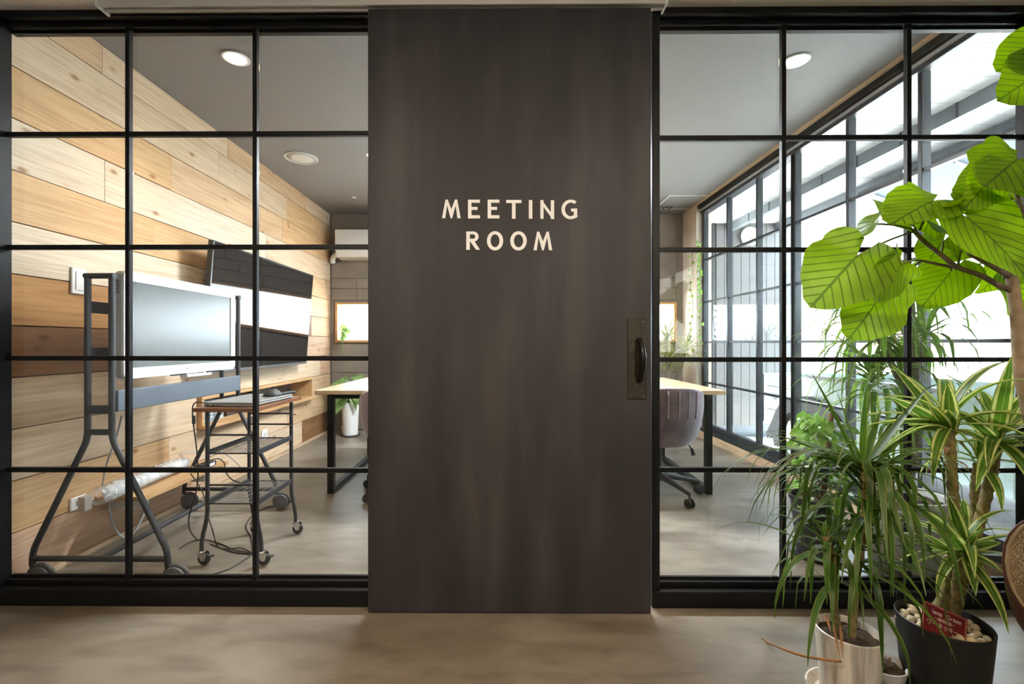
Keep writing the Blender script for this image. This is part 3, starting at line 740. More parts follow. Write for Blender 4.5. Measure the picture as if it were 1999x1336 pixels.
def text(name, body, m, parent, origin, xdir, ydir, size, extrude=0.0004, spacing=1.0, align='CENTER', shear=0.0):
    cu = bpy.data.curves.new(name, 'FONT'); cu.body = body; cu.size = size; cu.extrude = extrude; cu.align_x = align; cu.align_y = 'CENTER'; cu.space_character = spacing; cu.shear = shear
    o = bpy.data.objects.new(name, cu); COL.objects.link(o)
    X = Vector(xdir).normalized(); Y = Vector(ydir).normalized(); Z = X.cross(Y)
    dg = bpy.context.evaluated_depsgraph_get()
    me = bpy.data.meshes.new_from_object(o.evaluated_get(dg)); me.name = name
    bpy.data.objects.remove(o)
    R = Matrix((X, Y, Z)).transposed()
    me.transform(R.to_4x4())
    me.materials.clear(); me.materials.append(m)
    t = bpy.data.objects.new(name, me); COL.objects.link(t); t.parent = parent; t.location = Vector(origin) - world_loc(parent)
    return t
text('maker_lettering', 'RICOH', mat('grey_print', (0.35, 0.36, 0.37), 0.5), dp, (DX + 0.0008, 2.435, DZ0 + 0.026), (0, 1, 0), (0, 0, 1), 0.016)

# ---- wall television
tv = thing('wall_television', (-2.0, 3.77, 0.85), 'large black wall television tilted forward on the plank wall', 'television')
TY0, TY1 = 2.985, 4.565
TT, TB = Vector((-1.885, 0, 1.722)), Vector((-1.955, 0, 0.845))     # top and bottom edge of the front face
up = (TT - TB).normalized(); nrm = Vector((up.z, 0, -up.x))
def TVP(y, h, d): b_ = TB + up * h + nrm * d; return Vector((b_.x, y, b_.z))
HT = (TT - TB).length
def slab(mb, y0, y1, h0, h1, d0, d1):
    mb.add([TVP(y0, h0, d0), TVP(y1, h0, d0), TVP(y1, h1, d0), TVP(y0, h1, d0), TVP(y0, h0, d1), TVP(y1, h0, d1), TVP(y1, h1, d1), TVP(y0, h1, d1)],
           [(0, 1, 2, 3), (7, 6, 5, 4), (0, 4, 5, 1), (1, 5, 6, 2), (2, 6, 7, 3), (3, 7, 4, 0)]); return mb
M_TVS = mat('gloss_black_screen', (0.006, 0.006, 0.007), 0.035, 0, 0.1, 3, spec=0.8)
M_TVF = mat('dark_television_bezel', (0.02, 0.021, 0.024), 0.35)
slab(MB(), TY0, TY1, 0, HT, -0.035, 0.0).build('cabinet', M_TVF, tv, bevel=0.004)
slab(MB(), TY0 + 0.014, TY1 - 0.014, 0.024, HT - 0.014, -0.004, 0.0012).build('screen', M_TVS, tv)
slab(MB(), TY0 + 0.005, TY1 - 0.005, 0.002, 0.02, -0.002, 0.003).build('lower_trim', mat('silver_trim', (0.35, 0.36, 0.38), 0.3, 0.8), tv)
slab(MB(), TY0 + 0.004, TY0 + 0.010, 0.01, HT - 0.01, -0.002, 0.002).build('edge_trim', MATS['silver_trim'], tv)
for y in (3.55, 4.0): MB().add([(LX, y, 1.0), (LX, y + 0.05, 1.0), TVP(y + 0.05, 0.18, -0.03), TVP(y, 0.18, -0.03), (LX, y, 1.6), (LX, y + 0.05, 1.6), TVP(y + 0.05, 0.75, -0.03), TVP(y, 0.75, -0.03)],
    [(0, 1, 2, 3), (7, 6, 5, 4), (0, 4, 5, 1), (1, 5, 6, 2), (2, 6, 7, 3), (3, 7, 4, 0)]).build('wall_bracket', M_CHAR, tv)

# ---- things in the niche
nb = zb + 0.0225
M_PRINT = mat('blue_grey_print', (0.20, 0.27, 0.33), 0.6, 0, 0.2, 20)
def leaning(name, y0, y1, h, x, t, m, label, cat, lean=0.02):
    mb = MB(); mb.add([(x, y0, nb), (x, y1, nb), (x + t, y1, nb), (x + t, y0, nb), (x - lean, y0, nb + h), (x - lean, y1, nb + h), (x + t - lean, y1, nb + h), (x + t - lean, y0, nb + h)],
        [(3, 2, 1, 0), (4, 5, 6, 7), (0, 1, 5, 4), (1, 2, 6, 5), (2, 3, 7, 6), (3, 0, 4, 7)])
    r = thing(name, (x, (y0 + y1) / 2, nb), label, cat)
    mb.build('cover', m, r, bevel=0.001, segs=1)
    return r
n1 = leaning('book', 3.20, 3.36, 0.155, -2.12, 0.014, M_PRINT, 'blue-grey book standing at the near end of the niche', 'book')
text('cover_lettering', 'MEN', M_LETTER, n1, (-2.12 + 0.0155, 3.30, nb + 0.075), (0.13, 0, -1), (0, 1, 0), 0.05, 0.0003)
n2 = leaning('book', 3.38, 3.47, 0.14, -2.13, 0.016, mat('pale_striped_cover', (0.45, 0.48, 0.50), 0.6, 0, 0.5, 30), 'pale striped book next to the blue-grey one in the niche', 'book')
for k in range(3): box('stripe', (-2.128, 3.383, nb + 0.025 + k * 0.04), (-2.111 - 0.006 * k, 3.467, nb + 0.04 + k * 0.04), M_PRINT, n2)
n3 = leaning('picture_frame', 3.52, 3.68, 0.15, -2.14, 0.018, mat('dark_brown_frame', (0.05, 0.03, 0.025), 0.5), 'small dark framed picture leaning in the middle of the niche', 'picture')
box('picture', (-2.122, 3.54, nb + 0.02), (-2.1185, 3.66, nb + 0.12), M_TAUPE, n3)
n4 = leaning('picture_frame', 4.05, 4.26, 0.15, -2.16, 0.018, mat('olive_picture', (0.14, 0.14, 0.10), 0.6, 0, 0.5, 14), 'olive toned picture card leaning in the niche behind the mouse', 'picture')
box('picture', (-2.142, 4.07, nb + 0.02), (-2.139, 4.24, nb + 0.12), mat('rust_picture', (0.25, 0.12, 0.06), 0.6, 0, 0.7, 20), n4)
lf = thing('leaflet', (-2.05, 4.43, nb), 'white folded leaflet with a red print standing at the far end of the niche', 'leaflet')
MB().add([(-2.02, 4.36, nb), (-2.05, 4.46, nb), (-2.06, 4.47, nb + 0.10), (-2.03, 4.37, nb + 0.10), (-2.022, 4.36, nb), (-2.052, 4.46, nb), (-2.062, 4.47, nb + 0.10), (-2.032, 4.37, nb + 0.10)], [(0, 1, 2, 3), (7, 6, 5, 4), (0, 4, 5, 1), (1, 5, 6, 2), (2, 6, 7, 3), (3, 7, 4, 0)]).build('sheet', mat('white_paper', (0.78, 0.78, 0.78), 0.7), lf)
MB().add([(-2.0265, 4.38, nb + 0.03), (-2.037, 4.415, nb + 0.03), (-2.041, 4.42, nb + 0.07), (-2.0305, 4.385, nb + 0.07)], [(0, 1, 2, 3)]).build('print', mat('red_print', (0.5, 0.1, 0.08), 0.6), lf)

# ---- low wooden shelf with packaging
S0 = 2.314; SX = -1.81; SZ = 0.273
sh = thing('low_wall_shelf', (LX, 2.65, SZ - 0.022), 'low pine plank shelf on the plank wall behind the display stand', 'shelf')
box('shelf_board', (LX, S0, SZ - 0.022), (SX, 3.02, SZ), wood('shelf_pine', (0.50, 0.29, 0.13), (0.64, 0.42, 0.22), False, 'Y'), sh, bevel=0.002)
for y in (2.42, 2.9): box('bracket', (LX, y, SZ - 0.10), (LX + 0.18, y + 0.025, SZ - 0.022), M_WHITE, sh)
def plastic():
    m = bpy.data.materials.new('clear_crinkled_plastic'); m.use_nodes = True
    n, l = nodes_of(m); b = n['Principled BSDF']; out = n['Material Output']
    tc = n.new('ShaderNodeTexCoord'); nz = n.new('ShaderNodeTexNoise'); nz.inputs['Scale'].default_value = 28; nz.inputs['Detail'].default_value = 5; nz.inputs['Distortion'].default_value = 1.2
    l.new(tc.outputs['Object'], nz.inputs['Vector'])
    c = ramp(n, l, nz.outputs['Fac'], [(0.35, (0.55, 0.55, 0.56)), (0.65, (0.85, 0.85, 0.85))]); l.new(c, b.inputs['Base Color'])
    b.inputs['Roughness'].default_value = 0.15
    bp = n.new('ShaderNodeBump'); bp.inputs['Strength'].default_value = 0.45; bp.inputs['Distance'].default_value = 0.01
    l.new(nz.outputs['Fac'], bp.inputs['Height']); l.new(bp.outputs['Normal'], b.inputs['Normal'])
    tr = n.new('ShaderNodeBsdfTransparent'); mx = n.new('ShaderNodeMixShader')
    f = ramp(n, l, nz.outputs['Fac'], [(0.35, (0.12,) * 3), (0.7, (0.6,) * 3)])
    l.new(f, mx.inputs[0]); l.new(tr.outputs[0], mx.inputs[1]); l.new(b.outputs[0], mx.inputs[2]); l.new(mx.outputs[0], out.inputs['Surface'])
    return m
M_PLASTIC = plastic()
pk = thing('plastic_wrapped_roll', (-1.93, 2.50, SZ), 'long white roll in crinkled clear plastic wrap lying on the low shelf', 'package')
mb = MB(); rng = random.Random(3)
N = 16; base = len(mb.v); rings = 14
for i in range(rings):
    t = i / (rings - 1); y = 2.17 + 0.66 * t; r0_ = 0.044 * (0.75 + 0.25 * math.sin(PI * min(1, t * 3 + 0.1)) if t < 0.3 else 1) * (1 if t < 0.9 else 1 - (t - 0.9) * 4)
    for k in range(N):
        a = 2 * PI * k / N; r = r0_ * (1 + rng.uniform(-0.13, 0.13))
        mb.v.append(Vector((-1.93 + 1.35 * r * math.cos(a) - 0.03 * t, y, SZ + 0.046 + r * math.sin(a))))
for i in range(rings - 1):
    for k in range(N): mb.f.append((i * N + k, i * N + (k + 1) % N, (i + 1) * N + (k + 1) % N, (i + 1) * N + k))
mb.build('wrap', M_PLASTIC, pk, smooth=True)
MB().tube([(-1.93, 2.24, SZ + 0.042), (-1.95, 2.80, SZ + 0.042)], 0.033, 14).build('roll', M_WHITE, pk, smooth=SM)
MB().tube([(-1.93, 2.26, SZ + 0.042), (-1.936, 2.42, SZ + 0.042)], 0.0345, 14).build('paper_label', mat('printed_label_paper', (0.62, 0.63, 0.63), 0.6, 0, 0.25, 60), pk, smooth=SM)
box('card_end', (-1.99, 2.14, SZ - 0.012), (-1.955, 2.18, SZ + 0.055), mat('beige_card', (0.42, 0.36, 0.31), 0.8), pk, bevel=0.003)
ad = thing('power_adapter', (-1.66, 2.72, SZ), 'dark laptop power adapter on the far end of the low shelf', 'adapter')
box('body', (-1.89, 2.80, SZ), (-1.83, 2.93, SZ + 0.03), M_CHAR, ad, bevel=0.005)
box('rating_label', (-1.8298, 2.84, SZ + 0.006), (-1.8292, 2.91, SZ + 0.024), M_WHITE, ad)
ad.location = (-1.86, 2.865, SZ)
for ch in ad.children: ch.location -= Vector((-1.86, 2.865, SZ)) - Vector((-1.66, 2.72, SZ))

# ================================================================== TROLLEY
M_CART = M_CHAR
CX0, CX1, CY0, CY1 = -1.400, -1.168, 2.172, 2.530
ct = thing('utility_trolley', ((CX0 + CX1) / 2, (CY0 + CY1) / 2, 0), 'small black wire trolley with a brown wooden top and chrome casters', 'trolley')
M_CTOP = wood('trolley_walnut_top', (0.16, 0.062, 0.028), (0.27, 0.115, 0.055), False, 'X', 0.4)
box('top_board', (-1.421, 2.10, 0.733), (-1.134, 2.578, 0.752), M_CTOP, ct, bevel=0.002)
for ix, x in enumerate((CX0, CX1)):
    for iy, y in enumerate((CY0, CY1)):
        dx = (-0.028 if ix == 0 and iy == 0 else 0.024)
        pts = [(x, y, 0.733), (x, y, 0.32)] + arc((x, y, 0.27), (x, y, 0.22), (x + dx * 0.7, y, 0.15), 6) + [(x + dx, y, 0.10), (x + dx, y, 0.066)]
        MB().tube(pts, 0.0095, 12).build('leg', M_CART, ct, smooth=SM)
        cx = x + dx
        w = MB().lathe([(0.0, 0.0), (0.018, 0.0), (0.027, 0.003), (0.0285, 0.009), (0.027, 0.015), (0.018, 0.018), (0.0, 0.018)], 22, (cx + 0.012, y + 0.009, 0.0285), Matrix.Rotation(PI / 2, 3, 'X')).build('caster', M_RUBBER, ct, smooth=SM)
        MB().prism([(cx - 0.016, 0.062), (cx + 0.024, 0.062), (cx + 0.030, 0.05), (cx + 0.022, 0.024), (cx + 0.006, 0.022)], lambda a, b, d, y=y: Vector((a, y + d, b)), -0.0135, -0.0115).build('fork', M_CHROME, w)
        MB().prism([(cx - 0.016, 0.062), (cx + 0.024, 0.062), (cx + 0.030, 0.05), (cx + 0.022, 0.024), (cx + 0.006, 0.022)], lambda a, b, d, y=y: Vector((a, y + d, b)), 0.0115, 0.0135).build('fork', M_CHROME, w)
        MB().lathe([(0.018, 0.061), (0.02, 0.064), (0.017, 0.068), (0.0, 0.068)], 16, (cx, y, 0)).build('collar', M_CHROME, w, smooth=SM)
        if iy == 0: box('brake_pedal', (cx + 0.036, y - 0.01, 0.040), (cx + 0.056, y + 0.01, 0.045), M_RUBBER, w)
def wire_shelf(z):
    for x in (CX0, CX1): box('side_rail', (x - 0.005, CY0, z - 0.012), (x + 0.005, CY1, z + 0.012), M_CART, ct)
    for y in (CY0, CY1): MB().tube([(CX0, y, z - 0.002), (CX1, y, z - 0.002)], 0.004, 8).build('end_rail', M_CART, ct)
    g = MB()
    for k in range(1, 7): x = CX0 + (CX1 - CX0) * k / 7; g.tube([(x, CY0, z), (x, CY1, z)], 0.0014, 5)
    for k in range(1, 17): y = CY0 + (CY1 - CY0) * k / 17; g.tube([(CX0, y, z + 0.002), (CX1, y, z + 0.002)], 0.0012, 5)
    g.build('wire_mesh', mat('steel_wire', (0.30, 0.30, 0.32), 0.4, 0.2), ct)
wire_shelf(0.530); wire_shelf(0.292)
for y, z in ((CY0, 0.615), (CY0, 0.378), (CY1, 0.662), (CY1, 0.603)):
    MB().tube([(CX0, y, z), (CX1, y, z)], 0.0048, 10).build('cross_bar', M_CART, ct, smooth=SM)
MB().tube([(CX1, CY1, 0.655), (CX1 + 0.025, CY1, 0.657)], 0.003, 8).build('hook', M_CHROME, ct)
for z in (0.60, 0.535): MB().lathe([(0.004, 0), (0.003, 0.003), (0, 0.004)], 8, (CX1, CY1 - 0.0095, z), Matrix.Rotation(PI / 2, 3, 'X')).build('bolt', M_CHROME, ct)

# ---- laptop, mouse, stylus on the trolley
lp = thing('laptop', (-1.27, 2.33, 0.752), 'closed silver laptop lying on the trolley top', 'laptop')
M_SILV = mat('brushed_silver_case', (0.40, 0.40, 0.39), 0.35, 0.5, 0.04, 8)
LA = Matrix.Rotation(math.radians(-3), 3, 'Z')
MB().box((-1.392, 2.135, 0.755), (-1.152, 2.500, 0.765), LA).build('base', M_SILV, lp, bevel=0.003)
MB().box((-1.390, 2.137, 0.7665), (-1.154, 2.498, 0.774), LA).build('lid', M_SILV, lp, bevel=0.003)
MB().box((-1.384, 2.142, 0.752), (-1.160, 2.494, 0.7555), LA).build('rubber_foot_pad', M_RUBBER, lp)
for k, w in ((0.0, 0.014), (0.026, 0.014), (0.05, 0.007), (0.066, 0.005)):
    MB().box((-1.375 + k, 2.1335, 0.757), (-1.375 + k + w, 2.1365, 0.762), LA, (-1.272, 2.3175, 0.76)).build('port', M_RUBBER, lp)
ms = thing('computer_mouse', (-1.22, 2.42, 0.774), 'black computer mouse resting on the closed laptop', 'mouse')
mb = MB(); N = 20; prof = [(0.0, 1.0), (0.3, 0.98), (0.55, 0.88), (0.78, 0.62), (0.93, 0.3), (1.0, 0.1), (0.97, 0.0)]
for r, z in prof:
    for k in range(N):
        a = 2 * PI * k / N
        mb.v.append(Vector((-1.207 + 0.043 * r * math.cos(a), 2.40 + 0.055 * r * math.sin(a), 0.7745 + 0.034 * z)))
for i in range(len(prof) - 1):
    for k in range(N): mb.f.append((i * N + k, i * N + (k + 1) % N, (i + 1) * N + (k + 1) % N, (i + 1) * N + k))
mb.build('shell', M_RUBBER, ms, smooth=True)
MB().lathe([(0.0, -0.004), (0.008, -0.004), (0.008, 0.004), (0, 0.004)], 14, (-1.207, 2.43, 0.803), Matrix.Rotation(PI / 2, 3, 'Y')).build('scroll_wheel', M_GREYPL, ms, smooth=SM)
rm = thing('presenter_remote', (-1.17, 2.47, 0.774), 'slim black presenter remote beside the mouse on the laptop', 'remote')
MB().tube([(-1.175, 2.43, 0.782), (-1.145, 2.52, 0.782)], 0.008, 12).build('body', M_RUBBER, rm, smooth=SM)
MB().tube([(-1.180, 2.415, 0.780), (-1.175, 2.43, 0.782)], 0.0055, 10).build('silver_tip', M_CHROME, rm, smooth=SM)

# ---- cables
def cable(label, pts, r=0.003, m=None, group=None, name='power_cable'):
    t = thing(name, pts[0], label, 'cable', group)
    MB().tube(spline(pts, 8), r, 7).build('cord', m or M_CABLE, t, smooth=True)
    return t
zc = 0.0035
t = cable('thin black laptop lead hanging from the left edge of the trolley top to the floor', [(-1.385, 2.15, 0.765), (-1.425, 2.13, 0.775), (-1.436, 2.12, 0.745), P(379, 840, 2.12), P(385, 890, 2.12), P(385, 950, 2.13), P(368, 1020, 2.15), FL(385, 1054, zc), FL(420, 1066, zc), FL(455, 1078, zc), FL(494, 1082, zc)])
MB().tube([P(378, 812, 2.12), P(378.5, 828, 2.12)], 0.0075, 10).build('ferrite', M_CABLE, t, smooth=SM)
cable('black lead looping down behind the trolley leg to the cable tangle', [P(372, 925, 2.6), P(395, 960, 2.45), P(404, 1000, 2.3), P(416, 1040, 2.25), FL(424, 1065, zc), FL(445, 1072, zc), FL(470, 1070, zc + 0.002), FL(494, 1081, zc + 0.004)])
cable('black cord curving over the floor toward the glass by the front caster', [FL(350, 1072, zc), FL(372, 1058, zc), FL(400, 1054, zc + 0.003), FL(430, 1062, zc), FL(460, 1075, zc + 0.004), FL(490, 1081, zc + 0.006), FL(470, 1098, zc), FL(440, 1114, zc), FL(395, 1126, zc), FL(330, 1136, zc)])
cable('black cord running from the back caster to the far stand caster', [FL(494, 1083, zc), FL(490, 1050, zc), FL(480, 1028, zc), FL(492, 1008, zc), FL(515, 993, zc), FL(540, 987, zc), FL(553, 990, zc)])
cable('grey hose looping under the low wooden shelf', [P(214, 978, 2.36), P(216, 1005, 2.36), P(226, 1035, 2.36), P(245, 1050, 2.37), P(265, 1035, 2.4), P(282, 1000, 2.44), P(291, 974, 2.46)], 0.006, M_CABLEG, name='grey_hose')
cable('grey cable dropping from the stand panel to the low shelf', [P(238, 812, 2.10), P(228, 850, 2.12), P(214, 890, 2.16), P(206, 915, 2.2), P(200, 950, 2.28)], 0.004, M_CABLEG, name='grey_cable')
cable('black lead arching from the adapter on the low shelf toward the trolley', [(-1.86, 2.93, SZ + 0.018), P(400, 903, 2.85), P(425, 896, 2.8), P(438, 905, 2.75), P(440, 920, 2.72), P(452, 936, 2.7), P(475, 945, 2.6)], 0.0035)
cable('thin grey lead along the wall above the low shelf', [P(326, 897, 2.86), P(345, 888, 2.92), P(380, 883, 3.0), P(415, 880, 3.1), P(445, 890, 3.1), P(470, 912, 3.1)], 0.0035, M_CABLEG, name='grey_cable')

# ================================================================== DESK AND OFFICE CHAIRS
dk = thing('meeting_desk', (0.11, 3.7, 0), 'long light-wood meeting desk on black square steel legs', 'desk')
DKT = wood('light_oak_desk_top', (0.60, 0.42, 0.27), (0.72, 0.54, 0.37), False, 'X', 0.2)
box('desk_top', (-1.275, 3.10, 0.702), (1.492, 4.30, 0.730), DKT, dk, bevel=0.003)
for x in (-1.205, 1.425):
    for y in (3.22, 4.16): box('leg', (x - 0.022, y - 0.022, 0), (x + 0.022, y + 0.022, 0.702), M_BLACK, dk, bevel=0.003)
    box('foot_rail', (x - 0.022, 3.242, 0.0), (x + 0.022, 4.138, 0.04), M_BLACK, dk, bevel=0.003)
    box('top_rail', (x - 0.022, 3.242, 0.662), (x + 0.022, 4.138, 0.702), M_BLACK, dk, bevel=0.003)
for y in (3.24, 4.14): box('apron', (-1.18, y - 0.012, 0.66), (1.40, y + 0.012, 0.70), M_BLACK, dk)

def velvet():
    m = bpy.data.materials.new('mauve_velvet'); m.use_nodes = True
    n, l = nodes_of(m); b = n['Principled BSDF']
    tc = n.new('ShaderNodeTexCoord'); nz = n.new('ShaderNodeTexNoise'); nz.inputs['Scale'].default_value = 9; nz.inputs['Detail'].default_value = 6
    l.new(tc.outputs['Object'], nz.inputs['Vector'])
    c = ramp(n, l, nz.outputs['Fac'], [(0.3, (0.14, 0.095, 0.125)), (0.7, (0.26, 0.19, 0.24))]); l.new(c, b.inputs['Base Color'])
    b.inputs['Roughness'].default_value = 0.8; b.inputs['Sheen Weight'].default_value = 0.6
    return m
M_VELVET = velvet()
def office_chair(label):
    t = thing('office_chair', (0, 0, 0), label, 'chair', 'velvet office chairs at the desk')
    # bucket shell: back towards -y
    mb = MB(); NA_, NZ = 28, 12
    def sp_(a, v):      # a: -1..1 around, v: 0..1 up
        ang = math.radians(-90 + 115 * a)
        hgt = 0.765 - 0.17 * abs(a) ** 2.2
        z = 0.375 + (hgt - 0.375) * v
        fl = 0.80 + 0.22 * math.sin(min(1, v * 1.25) * PI / 2)
        if v < 0.18: fl *= 0.86 + 0.14 * (v / 0.18) ** 0.5
        rx, ry = 0.265 * fl, 0.265 * fl
        return Vector((rx * math.cos(ang) * (1.0), ry * math.sin(ang) + 0.0, z))
    for j in range(NZ + 1):
        for i in range(NA_ + 1): mb.v.append(sp_(-1 + 2 * i / NA_, j / NZ))
    for j in range(NZ):
        for i in range(NA_):
            q = j * (NA_ + 1) + i; mb.f.append((q, q + 1, q + NA_ + 2, q + NA_ + 1))
    so = mb.build('shell', M_VELVET, t, smooth=True)
    md = so.modifiers.new('thick', 'SOLIDIFY'); md.thickness = 0.035; md.offset = 0
    bv = so.modifiers.new('round', 'BEVEL'); bv.width = 0.012; bv.segments = 3
    for k in range(6):      # stitched channels on the outside of the back
        a = (-0.3 + 0.12 * k)
        pts = [sp_(a, v) for v in (0.50, 0.62, 0.74, 0.86, 0.95)]
        pts = [Vector((p.x * 1.075, p.y * 1.075, p.z)) for p in pts]
        MB().tube(pts, 0.004, 6).build('stitched_channel', mat('mauve_piping', (0.42, 0.35, 0.41), 0.7), so, smooth=True)
    MB().lathe([(0.0, 0.385), (0.19, 0.385), (0.225, 0.40), (0.235, 0.43), (0.22, 0.455), (0.15, 0.468), (0.0, 0.47)], 32, (0, 0.02, 0)).build('seat', M_VELVET, t, smooth=True)
    MB().lathe([(0.10, 0.345), (0.12, 0.36), (0.12, 0.385), (0.0, 0.385)], 20).build('seat_mechanism', M_CHAR, t, smooth=SM)
    MB().tube([(0, 0, 0.10), (0, 0, 0.22), (0, 0, 0.345)], [0.028, 0.024, 0.018], 14).build('gas_column', M_CHAR, t, smooth=SM)
    MB().tube(spline([(0.08, -0.02, 0.365), (0.17, -0.05, 0.362), (0.195, -0.06, 0.34), (0.21, -0.062, 0.305)]), 0.005, 8).build('lever', M_RUBBER, t, smooth=True)
    MB().tube([(0.202, -0.062, 0.335), (0.215, -0.064, 0.29)], [0.008, 0.014], 10).build('lever_paddle', M_RUBBER, t, smooth=SM)
    for k in range(5):
        a = math.radians(4 - 72 * k); d = Vector((math.cos(a), math.sin(a), 0)); e = d * 0.285
        MB().tube([d * 0.02 + Vector((0, 0, 0.135)), d * 0.15 + Vector((0, 0, 0.115)), e + Vector((0, 0, 0.088))], [0.024, 0.018, 0.012], 10).build('base_leg', M_CHAR, t, smooth=SM)
        s = d.cross(Vector((0, 0, 1))); R = Matrix((d, Vector((0, 0, 1)), s)).transposed()
        w = MB()
        for o in (-0.022, 0.006): w.lathe([(0.0, 0.0), (0.02, 0.0), (0.029, 0.003), (0.030, 0.008), (0.029, 0.013), (0.02, 0.016), (0.0, 0.016)], 20, e + Vector((0, 0, 0.030)) + s * o, R)
        wo = w.build('caster', M_RUBBER, t, smooth=SM)
        MB().tube([e + Vector((0, 0, 0.03)), e + Vector((0, 0, 0.09))], 0.007, 8).build('stem', M_CHAR, wo)
    return t
c1 = office_chair('mauve velvet office chair seen to the right of the sliding door')
c1.location = (1.075, 3.20, 0)
c2 = copy_tree(c1); c2.location = (-0.715, 3.24, 0); c2.rotation_euler = (0, 0, math.radians(-176 + 180 + 8)); c2['label'] = 'mauve velvet office chair whose back just shows left of the sliding door'

# ================================================================== PLANTS
GREEN = leaf_mat('glossy_dark_strap_leaf', 'strap', (0.028, 0.075, 0.010), (0.06, 0.13, 0.016), (0.28, 0.28, 0.06), 0.35)
STRIPE = leaf_mat('cream_striped_leaf', 'stripe', (0.06, 0.15, 0.018), (0.12, 0.24, 0.03), (0.62, 0.64, 0.24), 0.4)
PALE = leaf_mat('pale_drooping_leaf', 'strap', (0.09, 0.19, 0.03), (0.17, 0.30, 0.05), (0.45, 0.46, 0.12), 0.45)
YEL = leaf_mat('yellowish_strap_leaf', 'strap', (0.11, 0.15, 0.03), (0.24, 0.25, 0.06), (0.42, 0.30, 0.10), 0.4)
FIC = leaf_mat('big_veined_leaf', 'vein', (0.155, 0.28, 0.006), (0.21, 0.36, 0.010), (0.055, 0.12, 0.01), 0.5, 0.42)
POTH = leaf_mat('pothos_leaf', 'plain', (0.10, 0.24, 0.03), (0.30, 0.44, 0.12), None, 0.4, 0.3)
DIEF = leaf_mat('silvery_green_leaf', 'plain', (0.10, 0.22, 0.05), (0.30, 0.42, 0.16), None, 0.35, 0.35)
DRY = mat('dry_brown_leaf', (0.28, 0.13, 0.045), 0.7, 0, 0.25, 20)
BARK = mat('grey_brown_cane_bark', (0.20, 0.145, 0.10), 0.85, 0, 0.35, 40, 0.5)
BARK2 = mat('tan_fig_bark', (0.36, 0.26, 0.17), 0.8, 0, 0.25, 30, 0.3)
CANE = mat('ringed_olive_cane', (0.22, 0.17, 0.06), 0.7, 0, 0.4, 60, 0.4)
LEAFY_MAX, LEAFY_MIN = 1.818, 1.905

def strap(parent, base, az, el, L, w, droop, m, lim=None, fold=0.22, segs=9, wob=0.0, name='leaf', early=False):
    """long strap leaf: leaves base at azimuth az / elevation el and bends down by droop (radians) along its length"""
    base = Vector(base); pts = []; p = base.copy(); e = el
    hd = Vector((math.cos(az), math.sin(az), 0)); sd = Vector((-math.sin(az), math.cos(az), 0))
    verts = []; uv = []; faces = []
    for i in range(segs + 1):
        s = i / segs
        d = hd * math.cos(e) + Vector((0, 0, math.sin(e)))
        nn = hd * -math.sin(e) + Vector((0, 0, math.cos(e)))
        hw = 0.5 * w * min(1.0, 0.45 + 3.0 * s) * max(0.0, 1 - max(0.0, (s - 0.35) / 0.65) ** 1.7)
        hw = max(hw, 0.0006)
        for k, q in ((0.0, -1), (0.5, 0), (1.0, 1)):
            v = p + sd * (hw * q) - nn * (fold * hw if q == 0 else 0) + sd * wob * math.sin(s * 5)
            verts.append(v); uv.append((k, s))
        p = p + d * (L / segs)
        e = max(e - droop / segs * ((0.25 if abs(s - early) > 0.22 else 2.0) if early else (0.5 + 1.0 * s)), -1.5)
    if lim:
        for v in verts:
            if 'ymax' in lim: v.y = min(v.y, lim['ymax'])
            if 'ymin' in lim: v.y = max(v.y, lim['ymin'])
            if 'xmax' in lim: v.x = min(v.x, lim['xmax'])
            v.z = max(v.z, lim.get('zmin', 0.012))
    for i in range(segs):
        for k in (0, 1): faces.append((i * 3 + k, i * 3 + k + 1, i * 3 + k + 4, i * 3 + k + 3))
    mb = MB(); mb.v = verts; mb.f = faces
    return mb.build(name, m, parent, smooth=True, uv=uv)

def aim(parent, a, b, w, m, lim=None, arch=0.3, fold=0.22, segs=9):
    """strap leaf from point a to tip b with an upward arch"""
    a, b = Vector(a), Vector(b); d = b - a; L = d.length
    mid = (a + b) / 2 + Vector((0, 0, arch * L))
    path = arc(a, mid, b, segs); verts, uv, faces = [], [], []
    sd = Vector((-d.y, d.x, 0)); sd = sd.normalized() if sd.length > 1e-4 else Vector((1, 0, 0))
    if abs(sd.x) < 0.5: sd = (sd + Vector((0.0, 0.0, 0.75))).normalized()     # turn some face to the room
    for i, p in enumerate(path):
        s = i / segs
        t = (path[min(i + 1, segs)] - path[max(i - 1, 0)]).normalized()
        q = (sd - t * sd.dot(t)).normalized(); nn = q.cross(t)
        hw = max(0.5 * w * min(1.0, 0.45 + 3.0 * s) * max(0.0, 1 - max(0.0, (s - 0.35) / 0.65) ** 1.7), 0.0006)
        for k, j in ((0.0, -1), (0.5, 0), (1.0, 1)):
            verts.append(p + q * hw * j + nn * (fold * hw if j == 0 else 0)); uv.append((k, s))
    if lim:
        for v in verts:
            if 'ymax' in lim: v.y = min(v.y, lim['ymax'])
            if 'ymin' in lim: v.y = max(v.y, lim['ymin'])
    for i in range(segs):
        for k in (0, 1): faces.append((i * 3 + k, i * 3 + k + 1, i * 3 + k + 4, i * 3 + k + 3))
    mb = MB(); mb.v = verts; mb.f = faces
    return mb.build('leaf', m, parent, smooth=True, uv=uv)

